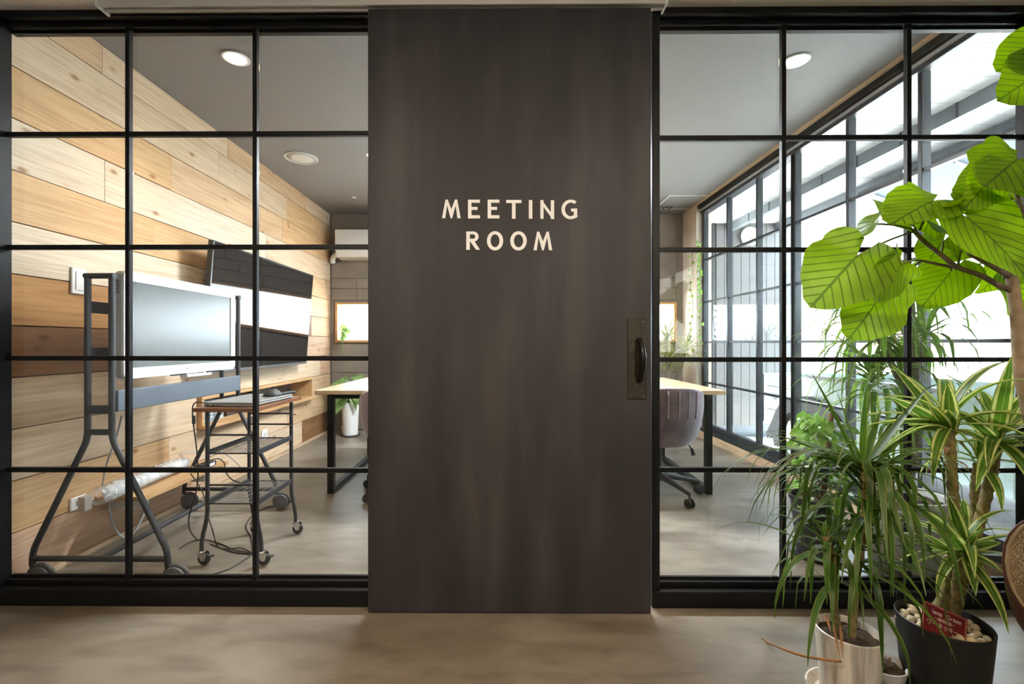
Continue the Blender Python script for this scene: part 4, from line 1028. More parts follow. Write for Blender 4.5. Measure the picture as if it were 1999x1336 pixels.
def broad(parent, base, tip, nrm, w, m, heart=0.22, cup=0.10, wave=0.012, nA=26, droop=0.10, seed=0, ragged=0.03):
    """broad heart-shaped leaf; base = petiole joint, tip = leaf tip, nrm = which way the face looks"""
    base, tip, nrm = Vector(base), Vector(tip), Vector(nrm)
    ax = tip - base; L = ax.length; ax.normalize()
    sd = nrm.cross(ax).normalized(); up_ = ax.cross(sd).normalized()
    rg = random.Random(seed); verts = [base.copy()]; uv = [(0.5, 0.0)]; faces = []
    ths = [(-165 + 330 * k / nA) for k in range(nA + 1)]
    def rad(th):
        a = math.radians(abs(th))
        x = math.cos(a); y = math.sin(a)
        if abs(th) <= 90:
            r = 1.0 / math.sqrt((x / 1.0) ** 2 + (y / (w * 0.98)) ** 2)
            r *= 1 + 0.16 * math.sin(2 * a) - 0.05 * math.sin(4 * a)
        else:
            t = (abs(th) - 90) / 75
            r = w * 0.98 + (heart * 1.15 - w * 0.98) * t ** 1.6 + 0.08 * math.sin(PI * t)
        if abs(th) < 40: r *= 1 + 0.10 * math.exp(-(th / 13.0) ** 2)
        return r * (1 + 0.010 * math.sin(th * 0.42))
    jit = [1 + rg.uniform(-ragged, ragged) for _ in ths]
    for ring in (0.33, 0.68, 1.0):
        for k, th in enumerate(ths):
            r = rad(th) * ring * (jit[k] if ring == 1.0 else 1) ; a = math.radians(th)
            lx, ly = r * math.cos(a), r * math.sin(a)
            h = cup * (ly / max(w, 0.1)) ** 2 * 0.5 - droop * max(0, lx) ** 2 + (wave / L) * math.sin(th * 0.06 + seed) * ring ** 2 * 1.3
            verts.append(base + ax * (lx * L) + sd * (ly * L) + up_ * (h * L)); uv.append((0.5 + ly * 0.5 / max(w * 1.2, 0.2), lx))
    n = nA + 1
    for k in range(nA):
        faces.append((0, 1 + k, 2 + k))
        for j in (0, 1): q = 1 + j * n; faces.append((q + k, q + n + k, q + n + k + 1, q + k + 1))
    mb = MB(); mb.v = verts; mb.f = faces
    return mb.build('leaf', m, parent, smooth=True, uv=uv)

def pot(parent, c, r_top, r_bot, h, m, wall=0.008, lip=0.0, soil=0.03, n=36, name='pot', z0=0.0):
    prof = [(r_bot * 0.9, z0), (r_bot, z0 + 0.004)] + [(r_bot + (r_top - r_bot) * t, z0 + 0.004 + (h - 0.004) * t) for t in (0.33, 0.66, 0.93)]
    if lip: prof += [(r_top + lip, z0 + h * 0.93), (r_top + lip, z0 + h)]
    else: prof += [(r_top, z0 + h)]
    prof += [(r_top - wall * 0.5, z0 + h + 0.002), (r_top - wall, z0 + h - 0.002), (r_top - wall - 0.004, z0 + h - soil - 0.02)]
    MB().lathe(prof, n, c).build(name, m, parent, smooth=SM)
    rg = random.Random(5); mb = MB(); k = len(mb.v)
    rr = r_top - wall - 0.001; mb.v.append(Vector(c) + Vector((0, 0, z0 + h - soil + 0.006)))
    for j, f in enumerate((0.35, 0.7, 1.0)):
        for i in range(24):
            a = 2 * PI * i / 24; mb.v.append(Vector(c) + Vector((rr * f * math.cos(a), rr * f * math.sin(a), z0 + h - soil + rg.uniform(-0.004, 0.005))))
    for i in range(24):
        i2 = (i + 1) % 24; mb.f.append((0, 1 + i, 1 + i2))
        for j in (0, 1): mb.f.append((1 + j * 24 + i, 1 + (j + 1) * 24 + i, 1 + (j + 1) * 24 + i2, 1 + j * 24 + i2))
    mb.build('soil', M_SOIL, parent, smooth=True)

# ---- thin-leaved dracaena in the white pot (front right)
BX, BYY = 1.008, 1.355
rg = random.Random(11)
dr = thing('potted_dracaena', (BX, BYY, 0), 'thin-leaved drooping dracaena in a striped white pot before the glass', 'potted plant')
def stripepot():
    m = bpy.data.materials.new('streaked_white_glaze'); m.use_nodes = True
    n, l = nodes_of(m); b = n['Principled BSDF']; tc = n.new('ShaderNodeTexCoord')
    mp = n.new('ShaderNodeMapping'); mp.inputs['Scale'].default_value = (28, 28, 1.2); l.new(tc.outputs['Object'], mp.inputs['Vector'])
    nz = n.new('ShaderNodeTexNoise'); nz.inputs['Scale'].default_value = 1.0; nz.inputs['Detail'].default_value = 5; nz.inputs['Distortion'].default_value = 0.6
    l.new(mp.outputs[0], nz.inputs['Vector'])
    c = ramp(n, l, nz.outputs['Fac'], [(0.32, (0.36, 0.31, 0.26)), (0.42, (0.62, 0.57, 0.50)), (0.6, (0.74, 0.69, 0.62))])
    l.new(c, b.inputs['Base Color']); b.inputs['Roughness'].default_value = 0.35
    return m
M_STRPOT = stripepot()
MB().lathe([(0.07, 0.0), (0.085, 0.004), (0.104, 0.026), (0.106, 0.030), (0.101, 0.030), (0.083, 0.010), (0.0, 0.008)], 40, (BX, BYY, 0)).build('saucer', M_STRPOT, dr, smooth=SM)
pot(dr, (BX, BYY, 0), 0.083, 0.068, 0.20, M_STRPOT, 0.006, 0, 0.02, 40, z0=0.011)
LIM = {'ymax': LEAFY_MAX, 'zmin': 0.03}
def ringed(parent, pts, r, name='stem', m=CANE, rings=14):
    sp = spline(pts, 8); MB().tube(sp, [r * (1.12 if i % 2 else 0.94) for i in range(len(sp))], 10).build(name, m, parent, smooth=True)
    return sp
s1 = ringed(dr, [(BX + 0.01, BYY, 0.18), (BX + 0.03, BYY + 0.01, 0.36), P(1690, 1000, 1.36), P(1686, 940, 1.36), P(1683, 905, 1.36)], 0.011)
s2_ = ringed(dr, [(BX - 0.02, BYY, 0.18), (BX - 0.05, BYY - 0.01, 0.30), P(1625, 1090, 1.34), P(1612, 1050, 1.34)], 0.009)
topc = P(1683, 905, 1.36)
# erect crown leaves placed from the photograph
for (px, py, dy, w) in ((1581, 722, 0.0, 0.013), (1633, 762, 0.03, 0.022), (1690, 755, -0.03, 0.018), (1815, 752, -0.05, 0.026), (1720, 800, 0.1, 0.022), (1500, 845, 0.04, 0.014), (1560, 895, -0.08, 0.016), (1772, 852, 0.05, 0.024), (1800, 878, -0.1, 0.022), (1845, 930, 0.05, 0.02), (1760, 800, 0.12, 0.02)):
    b = P(px, py, 1.36 + dy); aim(dr, topc + Vector((0, 0, rg.uniform(-0.05, 0.0))), b, w, GREEN, LIM, 0.06 if py < 860 else 0.2)
# arching leaves all along both stems, most of them hanging
for i in range(84):
    f = i / 84; sp = s1; p = sp[min(int(len(sp) * (0.26 + 0.66 * f)), len(sp) - 1)]
    strap(dr, p, rg.uniform(0, 2 * PI), rg.uniform(0.0, 0.95), rg.uniform(0.24, 0.46), rg.uniform(0.012, 0.023), rg.uniform(1.7, 2.7), GREEN, LIM, early=rg.choice((False, 0.25, 0.3, 0.4, 0.55)), wob=rg.uniform(-0.006, 0.006))
for i in range(26):
    p = s1[-1 - i % 9]
    strap(dr, p, PI + rg.uniform(-1.3, 0.9), rg.uniform(0.2, 0.75), rg.uniform(0.32, 0.50), rg.uniform(0.006, 0.014), rg.uniform(1.3, 2.2), GREEN, LIM)
for i in range(34):
    sp = s2_; p = sp[min(int(len(sp) * (0.4 + 0.6 * rg.random())), len(sp) - 1)]
    strap(dr, p, rg.uniform(0, 2 * PI), rg.uniform(0.2, 1.1), rg.uniform(0.20, 0.36), rg.uniform(0.010, 0.019), rg.uniform(1.8, 2.7), GREEN, LIM, early=rg.choice((False, 0.3, 0.45)))
for a, b in (((1640, 1222), (1645, 1285)), ((1625, 1215), (1640, 1288)), ((1612, 1200), (1622, 1236))):
    aim(dr, P(*a, 1.29), P(*b, 1.255), 0.006, DRY, None, 0.05)
ds = thing('fallen_leaf', FL(1560, 1280, 0), 'long dry brown leaf reaching from the white pot over the floor', 'leaf')
MB().tube(spline([P(1642, 1292, 1.25), P(1602, 1287, 1.26), P(1565, 1280, 1.30), P(1530, 1268, 1.36), FL(1500, 1255, 0.012), FL(1486, 1246, 0.006)], 6), [0.0035] * 20 + [0.0028] * 8 + [0.0015] * 3, 6).build('blade', DRY, ds, smooth=True)

# ---- variegated dracaena in the black pot
VX, VY = 1.312, 1.385
vd = thing('potted_dracaena', (VX, VY, 0), 'cream-striped dracaena on tall canes in a black pot', 'potted plant')
M_BPOT = mat('matt_black_pot', (0.008, 0.008, 0.008), 0.55, 0, 0.2, 20)
pot(vd, (VX, VY, 0), 0.112, 0.095, 0.225, M_BPOT, 0.005, 0, 0.035, 44)
rg = random.Random(23)
pm = mat('cream_pebble', (0.60, 0.50, 0.34), 0.6, 0, 0.15, 30)
for i in range(46):
    a = i * 2.399; r = 0.099 * math.sqrt((i + 0.5) / 46)
    if r < 0.03: continue
    c = Vector((VX + r * math.cos(a), VY + r * math.sin(a), 0.202 + rg.uniform(0, 0.006)))
    s = rg.uniform(0.010, 0.015); mb = MB(); R = Matrix.Rotation(rg.uniform(0, 3), 3, 'Z') @ Matrix.Diagonal((1.25, 0.9, 0.7))
    mb.lathe([(0.001, -s), (s * 0.75, -s * 0.7), (s, 0), (s * 0.75, s * 0.7), (0.001, s)], 8, c, R); mb.build('pebble', pm, vd, smooth=True)
cA, cC, cD = P(1852, 835, 1.41), P(1946, 860, 1.42), P(1882, 1085, 1.36)
ringed(vd, [(VX + 0.0, VY + 0.02, 0.20), P(1860, 1100, 1.42), P(1862, 1000, 1.42), P(1857, 920, 1.41), cA], 0.014, 'cane')
ringed(vd, [(VX + 0.045, VY + 0.02, 0.20), P(1893, 1090, 1.42), P(1912, 1020, 1.42), P(1932, 940, 1.42), cC], 0.014, 'cane')
ringed(vd, [(VX + 0.025, VY + 0.012, 0.20), P(1868, 1150, 1.395), cD], 0.015, 'cane')
ringed(vd, [(VX + 0.02, VY + 0.06, 0.20), P(1898, 1060, 1.46), P(1903, 960, 1.46), P(1910, 905, 1.46)], 0.012, 'cane')
def crown(root, c, n, Lr, wr_, m, lim, rg, el0=1.25, el1=-0.1, dr0=1.0, dr1=2.2, skip=None):
    for i in range(n):
        f = i / max(1, n - 1); az = i * 2.399 + rg.uniform(-0.25, 0.25)
        strap(root, Vector(c) + Vector((0, 0, 0.03 * (1 - f))), az, el0 + (el1 - el0) * f + rg.uniform(-0.15, 0.15), rg.uniform(*Lr), rg.uniform(*wr_), rg.uniform(dr0, dr1), m, lim, 0.3)
# leaves whose tips can be read in the photograph
for c, tips in ((cA, ((1740, 712), (1850, 748), (1812, 790), (1690, 830), (1735, 775), (1995, 800), (1716, 880), (1700, 905), (1925, 870), (1772, 830))),
                (cC, ((1978, 690), (1958, 735), (1999, 775), (2040, 800), (2050, 860), (1905, 960), (1860, 800), (2030, 900), (1900, 790))),
                (cD, ((1790, 990), (1850, 965), (1800, 1040), (1735, 1045), (1955, 1060), (1938, 1150), (1905, 1165), (1770, 1110), (1960, 1120), (1915, 1020)))):
    for (px, py) in tips:
        b = P(px, py, c.y + rg.uniform(-0.14, 0.10)); d = (b - c).length
        aim(vd, c + Vector((rg.uniform(-.01, .01), 0, rg.uniform(-0.03, 0.03))), b, rg.uniform(0.034, 0.048), STRIPE, LIM, 0.10 if b.z > c.z else 0.32, 0.3)
crown(vd, cA, 14, (0.20, 0.30), (0.030, 0.044), STRIPE, LIM, rg)
crown(vd, cC, 16, (0.20, 0.30), (0.030, 0.044), STRIPE, LIM, rg)
crown(vd, cD, 16, (0.16, 0.26), (0.026, 0.036), STRIPE, LIM, rg)
crown(vd, P(1910, 905, 1.46), 8, (0.14, 0.22), (0.024, 0.034), STRIPE, LIM, rg)
for k in range(9):
    c = (cA, cC)[k % 2]; strap(vd, c - Vector((0, 0, 0.04 + 0.02 * (k // 2))), k * 1.9, 0.3, 0.06, 0.014, 2.2, DRY, LIM, name='dry_leaf')
# red plant card
cardc = [P(1797, 1226, 1.322), P(1884, 1264, 1.322), P(1901.5, 1219, 1.345), P(1815, 1177.5, 1.345)]
vx = (cardc[1] - cardc[0]).normalized(); vy = (cardc[3] - cardc[0]); vy = (vy - vx * vy.dot(vx)).normalized(); vz = vx.cross(vy)
cw, chh = 0.5 * ((cardc[1] - cardc[0]).length + (cardc[2] - cardc[3]).length), 0.076
co = cardc[0]
def CP(a, b, d=0.0): return co + vx * (a * cw) + vy * (b * chh) + vz * d
pc = thing('plant_name_card', CP(0.5, 0), 'tilted red plant name card stuck in the black pot', 'sign')
def cslab(name, a0, a1, b0, b1, d0, d1, m):
    return MB().add([CP(a0, b0, d0), CP(a1, b0, d0), CP(a1, b1, d0), CP(a0, b1, d0), CP(a0, b0, d1), CP(a1, b0, d1), CP(a1, b1, d1), CP(a0, b1, d1)], [(0, 1, 2, 3), (7, 6, 5, 4), (0, 4, 5, 1), (1, 5, 6, 2), (2, 6, 7, 3), (3, 7, 4, 0)]).build(name, m, pc)
M_RED = mat('deep_red_card', (0.15, 0.006, 0.010), 0.4, 0, 0.1, 10); M_PINK = mat('pink_card_edge', (0.55, 0.20, 0.16), 0.5)
cslab('card', 0, 1, 0.0, 1, -0.001, 0.0, M_RED)
for a0, a1, b0, b1 in ((0.02, 0.98, 0.95, 0.98), (0.02, 0.04, 0.0, 0.98), (0.96, 0.98, 0.0, 0.98)): cslab('border', a0, a1, b0, b1, 0.0, 0.0005, M_PINK)
M_CTXT = mat('card_print', (0.80, 0.66, 0.60), 0.5)
text('lettering', 'lena  Green', M_CTXT, pc, CP(0.54, 0.75, 0.0006), vx, vy, 0.0175, 0.0002, 1.1)
text('lettering', '\u301c\u7dd1\u306e\u697d\u5712\u301c', M_CTXT, pc, CP(0.50, 0.545, 0.0006), vx, vy, 0.0105, 0.0002)
text('lettering', '\u30ef\u30fc\u30cd\u30c3\u30ad\u30fc', M_CTXT, pc, CP(0.47, 0.33, 0.0006), vx, vy, 0.0165, 0.0002, 1.05)
cslab('faint_line', 0.2, 0.75, 0.135, 0.155, 0.0, 0.0003, mat('faint_red_print', (0.36, 0.06, 0.04), 0.5))

# ---- small shallow pot between the two
sx, sy = 1.160, 1.425
sm_ = thing('small_pot', (sx, sy, 0), 'small shallow grey pot of dry soil between white and black pots', 'pot')
pot(sm_, (sx, sy, 0), 0.066, 0.050, 0.070, mat('pale_grey_ceramic', (0.55, 0.54, 0.52), 0.4), 0.006, 0, 0.016, 32)
MB().tube([(sx + 0.02, sy, 0.05), (sx + 0.025, sy - 0.005, 0.085)], 0.003, 6).build('dry_stalk', DRY, sm_)

# ---- big-leaved fig at the right edge
fg = thing('umbrella_fig', (2.0, 1.57, 0), 'tall umbrella fig with huge backlit heart-shaped leaves at the right edge', 'potted plant')
FYY = 1.30
trunk = [(1.99, FYY + 0.26, 0.22), (1.84, FYY + 0.16, 0.42), P(2040, 900, FYY), P(2000, 770, FYY), P(1990, 700, FYY), P(1985, 620, FYY), P(1977, 560, FYY), P(1975, 522, FYY)]
MB().tube(spline(trunk, 5), [0.0165 - 0.003 * i / 35 for i in range(36)], 12).build('trunk', BARK2, fg, smooth=True)
pot(fg, (2.0, FYY + 0.27, 0), 0.15, 0.12, 0.26, mat('grey_fig_pot', (0.30, 0.30, 0.30), 0.6), 0.008, 0, 0.03, 36)
def branch(pts, r0, r1):
    sp = spline(pts, 5); n_ = len(sp); MB().tube(sp, [r0 + (r1 - r0) * i / (n_ - 1) for i in range(n_)], 8).build('branch', BARK, fg, smooth=True)
branch([P(1975, 568, FYY), P(1945, 555, FYY - 0.01), P(1915, 538, FYY - 0.02), P(1870, 522, FYY - 0.02), P(1840, 500, FYY - 0.01), P(1800, 468, FYY), P(1783, 448, FYY)], 0.008, 0.005)
branch([P(1915, 538, FYY - 0.02), P(1880, 526, FYY + 0.02), P(1830, 516, FYY + 0.04), P(1800, 509, FYY + 0.05)], 0.006, 0.003)
branch([P(1972, 540, FYY), P(1945, 525, FYY - 0.03), P(1915, 508, FYY - 0.05), P(1890, 494, FYY - 0.06)], 0.007, 0.005)
branch([P(1980, 530, FYY), P(2000, 450, FYY + 0.02), P(1985, 380, FYY + 0.03), P(1965, 345, FYY + 0.03)], 0.007, 0.004)
branch([P(1980, 530, FYY), P(2040, 400, FYY + 0.02), P(2045, 200, FYY + 0.03), P(2030, 110, FYY + 0.03)], 0.008, 0.004)
# base px/py/Y, tip px/py/Y, face normal, width ratio
FL_ = [
 ((1778, 440, 1.34), (1718, 384, 1.42), (0.1, -0.8, 0.6), 0.56, (1790, 452)),     # bright leaf, upper left
 ((1822, 392, 1.28), (1752, 424, 1.22), (0.15, -0.55, 0.85), 0.50, (1795, 450)),
 ((1815, 420, 1.27), (1880, 388, 1.20), (-0.1, -0.45, 0.9), 0.48, (1795, 450)),
 ((1888, 424, 1.22), (2010, 520, 1.16), (-0.15, -0.75, 0.6), 0.60, (1890, 494)),   # big right leaf
 ((1672, 501, 1.27), (1598, 580, 1.24), (-0.2, -0.85, 0.5), 0.62, (1785, 452)),    # left leaf
 ((1705, 438, 1.30), (1640, 498, 1.40), (-0.35, -0.5, 0.8), 0.55, (1788, 450)),    # leaf above it
 ((1722, 572, 1.31), (1674, 652, 1.29), (0.1, -0.95, 0.25), 0.62, (1800, 509)),    # lower leaf
 ((1752, 520, 1.26), (1706, 580, 1.22), (0.55, -0.75, 0.3), 0.42, (1800, 509)),
 ((1858, 528, 1.34), (1806, 594, 1.36), (-0.1, -0.95, 0.2), 0.66, (1850, 510)),
 ((1842, 470, 1.36), (1810, 512, 1.42), (0.0, -0.7, 0.7), 0.70, (1838, 498)),
 ((1880, 478, 1.36), (1848, 506, 1.42), (0.1, -0.8, 0.6), 0.62, (1870, 520)),
 ((1955, 525, 1.36), (1925, 575, 1.40), (0.1, -0.95, 0.2), 0.80, (1960, 545)),
 ((1985, 545, 1.36), (2010, 610, 1.38), (-0.1, -0.95, 0.2), 0.70, (1978, 560)),
 ((1960, 322, 1.30), (1872, 374, 1.34), (0.1, -0.85, 0.5), 0.50, (1966, 345)),     # upper right cluster
 ((1938, 340, 1.24), (1896, 398, 1.20), (0.35, -0.85, 0.35), 0.42, (1966, 345)),
 ((1985, 312, 1.24), (1936, 350, 1.18), (0.1, -0.7, 0.7), 0.60, (1966, 345)),
 ((1975, 360, 1.22), (2030, 392, 1.16), (-0.1, -0.7, 0.7), 0.62, (1985, 380)),
 ((1950, 360, 1.40), (1935, 398, 1.46), (0.0, -0.8, 0.6), 0.70, (1985, 380)),
 ((1975, 392, 1.40), (2005, 425, 1.42), (0.0, -0.8, 0.6), 0.80, (1985, 400)),
 ((1948, 500, 1.40), (1900, 520, 1.44), (0.1, -0.5, 0.85), 0.60, (1945, 525)),
 ((2045, 95, 1.28), (1962, 128, 1.26), (0.1, -0.9, 0.4), 0.55, (2040, 200)),
 ((2040, 135, 1.26), (1968, 182, 1.22), (0.2, -0.85, 0.4), 0.48, (2040, 200)),
 ((1880, 455, 1.30), (1840, 440, 1.24), (0.1, -0.4, 0.9), 0.55, (1890, 494)),
]
for k, (b, t_, nn, w, anchor) in enumerate(FL_):
    B, T = P(*b), P(*t_); br_ = P(anchor[0], anchor[1], FYY)
    lf_ = broad(fg, B, T, nn, w * 0.92, FIC, 0.34, 0.16, 0.008, 36, 0.12, k, 0.012)
    MB().tube(arc(br_, (br_ + B) / 2 + Vector((0, 0, 0.012)), B, 5), 0.0028, 6).build('petiole', mat('olive_petiole', (0.16, 0.17, 0.05), 0.6), fg, smooth=True)

# ---- plants inside the room, right side
LIMIN = {'ymin': LEAFY_MIN, 'xmax': 2.165, 'zmin': 0.02}
rg = random.Random(31)
px_, py_ = 1.555, 2.30
ph = thing('potted_pothos', (px_, py_, 0), 'bushy green pothos climbing a brown pole in a black pot behind the glass', 'potted plant')
MB().lathe([(0.09, 0.0), (0.125, 0.012), (0.128, 0.018), (0.12, 0.018), (0.09, 0.008), (0, 0.008)], 32, (px_, py_, 0)).build('saucer', M_BPOT, ph, smooth=SM)
pot(ph, (px_, py_, 0), 0.115, 0.085, 0.28, mat('black_plastic_pot', (0.014, 0.016, 0.02), 0.35, 0, 0.2, 20), 0.005, 0.004, 0.03, 36, z0=0.01)
pole_top = P(1622, 808, 2.33)
MB().tube([(px_ + 0.03, py_, 0.26), (pole_top.x, 2.33, pole_top.z)], 0.014, 10).build('moss_pole', mat('brown_moss_pole', (0.12, 0.06, 0.03), 0.9, 0, 0.4, 40, 0.6), ph, smooth=True)
for i in range(110):
    z = 0.26 + 0.42 * rg.random() ** 0.9; a = i * 2.399; r = rg.uniform(0.05, 0.165) * (1.1 - 0.5 * (z - 0.26) / 0.42)
    b = Vector((px_ + 0.03 + r * math.cos(a), max(py_ + r * math.sin(a), LEAFY_MIN + 0.05), z))
    d = Vector((math.cos(a), math.sin(a) * 0.7, rg.uniform(-1.1, 0.1))).normalized() * rg.uniform(0.04, 0.07)
    if b.y + d.y < LEAFY_MIN + 0.02: d.y = 0
    broad(ph, b, b + d, Vector((math.cos(a) * 0.8 + rg.uniform(-0.5, 0.5), -0.5 + rg.uniform(-0.6, 0.6), 0.5 + rg.uniform(-0.3, 0.5))), 0.42, POTH, 0.2, 0.1, 0.003, 12, 0.1, i)
for i in range(10):
    a = i * 1.7; MB().tube(spline([(px_ + 0.02, py_, 0.27), (px_ + 0.08 * math.cos(a), py_ + 0.08 * math.sin(a), 0.36), (px_ + 0.13 * math.cos(a), py_ + 0.13 * math.sin(a), 0.33 + 0.02 * i)], 4), 0.003, 5).build('vine', mat('green_vine', (0.14, 0.20, 0.05), 0.6), ph, smooth=True)

yx, yy = 1.90, 2.20
yk = thing('potted_tree_dracaena', (yx, yy, 0), 'tall tree dracaena with hanging narrow leaves in a large white tub inside', 'potted plant')
pot(yk, (yx, yy, 0), 0.165, 0.12, 0.335, mat('matt_white_tub', (0.62, 0.61, 0.58), 0.6, 0, 0.04, 10), 0.014, 0.004, 0.03, 44)
t1 = spline([(yx - 0.01, yy, 0.31), P(1783, 860, 2.20), P(1780, 700, 2.20), P(1774, 590, 2.20), P(1772, 530, 2.20)], 8)
MB().tube(t1, [0.030 - 0.010 * i / (len(t1) - 1) for i in range(len(t1))], 12).build('trunk', mat('pinkish_grey_trunk', (0.33, 0.26, 0.22), 0.85, 0, 0.3, 35, 0.5), yk, smooth=True)
t2 = spline([P(1782, 800, 2.20), P(1745, 720, 2.17), P(1712, 650, 2.14), P(1702, 615, 2.14)], 6)
MB().tube(t2, 0.014, 10).build('branch', MATS['pinkish_grey_trunk'], yk, smooth=True)
t3 = spline([P(1780, 760, 2.20), P(1790, 720, 2.24), P(1798, 690, 2.24), P(1800, 670, 2.24)], 6)
MB().tube(t3, 0.013, 10).build('branch', MATS['pinkish_grey_trunk'], yk, smooth=True)
for c, n_, L in ((P(1700, 640, 2.15), 70, (0.26, 0.46)), (P(1796, 655, 2.22), 56, (0.20, 0.38)), (P(1772, 555, 2.18), 30, (0.22, 0.40)), (P(1705, 745, 2.15), 56, (0.26, 0.46)), (P(1770, 830, 2.14), 40, (0.22, 0.40))):
    for i in range(n_):
        f = i / n_; strap(yk, c + Vector((rg.uniform(-.03, .03), rg.uniform(-.03, .03), 0.05 * (1 - f) - 0.06 * f)), rg.uniform(0, 2 * PI), 1.1 - 1.3 * f, rg.uniform(*L), rg.uniform(0.015, 0.026), rg.uniform(1.3, 2.6), PALE, LIMIN, early=rg.choice((False, 0.25, 0.35)))
aim(yk, P(1738, 625, 2.13), P(1756, 695, 2.12), 0.030, mat('yellow_dying_leaf', (0.62, 0.36, 0.05), 0.6), LIMIN, 0.05)

# ---- rear plants
rg = random.Random(41)
bx, by = P(683, 830, 5.2).x, 5.22
bp_ = thing('potted_aglaonema', (bx, by, 0), 'leafy green plant in a white pot on the floor at the rear left corner', 'potted plant')
MB().lathe([(0.10, 0), (0.115, 0.012), (0.105, 0.012), (0, 0.008)], 28, (bx, by, 0)).build('saucer', M_CHAR, bp_)
pot(bp_, (bx, by, 0), 0.098, 0.080, 0.37, M_WHITE, 0.008, 0, 0.03, 32, z0=0.01)
for i in range(9): a = i * 2.4; MB().tube(spline([(bx + 0.03 * math.cos(a), by + 0.03 * math.sin(a), 0.35), (bx + 0.09 * math.cos(a), by + 0.06 * math.sin(a), 0.52), (bx + 0.14 * math.cos(a), by + 0.08 * math.sin(a), 0.56)], 4), 0.004, 5).build('stem', MATS['green_vine'], bp_, smooth=True)
for i in range(34):
    a = i * 2.399; r = rg.uniform(0.04, 0.14); z = rg.uniform(0.40, 0.66)
    b = Vector((bx + r * math.cos(a), by + 0.6 * r * math.sin(a), z)); d = Vector((math.cos(a), math.sin(a) * 0.5 - 0.15, rg.uniform(-1.4, -0.1))).normalized() * rg.uniform(0.13, 0.2)
    b.x = max(b.x, LX + 0.16)
    broad(bp_, b, b + d, Vector((math.cos(a) * 0.4, -0.8, 0.6)), 0.24, DIEF, 0.12, 0.1, 0.004, 12, 0.15, i)
wp = thing('window_sprout', P(673, 735, 5.34), 'slender young plant with few leaves standing before the rear window', 'potted plant')
MB().lathe([(0.03, 0.0), (0.04, 0.08), (0.036, 0.08), (0.0, 0.07)], 20, P(673, 735, 5.34) + Vector((0, 0, -0.66))).build('pot', M_WHITE, wp, smooth=SM)
MB().tube(spline([P(673, 790, 5.34), P(672, 720, 5.34), P(668, 670, 5.34), P(671, 640, 5.34)], 5), 0.004, 6).build('stem', MATS['green_vine'], wp)
for b, t_ in (((671, 645), (669, 632)), ((672, 648), (684, 646)), ((670, 656), (667, 648)), ((671, 660), (677, 655)), ((669, 664), (665, 658))):
    broad(wp, P(*b, 5.34), P(*t_, 5.33), (0, -1, 0.3), 0.5, DIEF, 0.2, 0.1, 0.003, 12, 0.1, b[0])
sx2, sy2 = 1.72, 4.82
sd_ = thing('potted_marginata', (sx2, sy2, 0), 'spiky yellow-green dracaena behind the right end of the desk', 'potted plant')
pot(sd_, (sx2, sy2, 0), 0.14, 0.11, 0.30, M_CHAR, 0.008, 0, 0.03, 32)
for k, (cx, cy, cz) in enumerate(((sx2 - 0.02, sy2, 1.10), (sx2 + 0.17, sy2 - 0.02, 0.98), (sx2 - 0.17, sy2 - 0.04, 0.98), (sx2 + 0.05, sy2 + 0.1, 0.86))):
    MB().tube(spline([(sx2 + 0.03 * (k - 1), sy2, 0.27), ((sx2 + cx) / 2, cy, 0.55), (cx, cy, cz)], 5), 0.012, 8).build('stem', BARK, sd_, smooth=True)
    for i in range(64):
        f = i / 64; strap(sd_, Vector((cx, cy, cz - 0.06 * f)), i * 2.399, 1.2 - 1.3 * f, rg.uniform(0.22, 0.34), rg.uniform(0.012, 0.018), rg.uniform(0.9, 2.4), YEL, {'xmax': 2.11, 'zmin': 0.74}, segs=6)
hv = thing('hanging_vine', (2.09, 5.05, 2.1), 'thin pothos vine hanging down the pier beside the street glazing', 'hanging plant')
for k, (vx_, vy_, z0_, z1_) in enumerate(((2.10, 5.16, 2.10, 0.98), (2.15, 5.04, 2.12, 1.05), (2.12, 5.00, 2.16, 1.55))):
    pts = [Vector((vx_ + 0.012 * math.sin(j * 1.3), vy_ + 0.02 * math.sin(j * 0.9 + k), z0_ + (z1_ - z0_) * j / 10)) for j in range(11)]
    MB().tube(pts, 0.003, 5).build('vine', MATS['green_vine'], hv)
    for j in range(16):
        p = pts[0] + (pts[-1] - pts[0]) * (j / 15); a = j * 2.4 + k
        b = p + Vector((-0.015 * abs(math.cos(a)), 0.03 * math.sin(a), 0)); broad(hv, b, b + Vector((-0.014 * abs(math.cos(a)), 0.018 * math.sin(a) - 0.006, -0.024)), (-0.5, -0.8, 0.3), 0.42, POTH, 0.2, 0.1, 0.002, 10, 0.1, j)

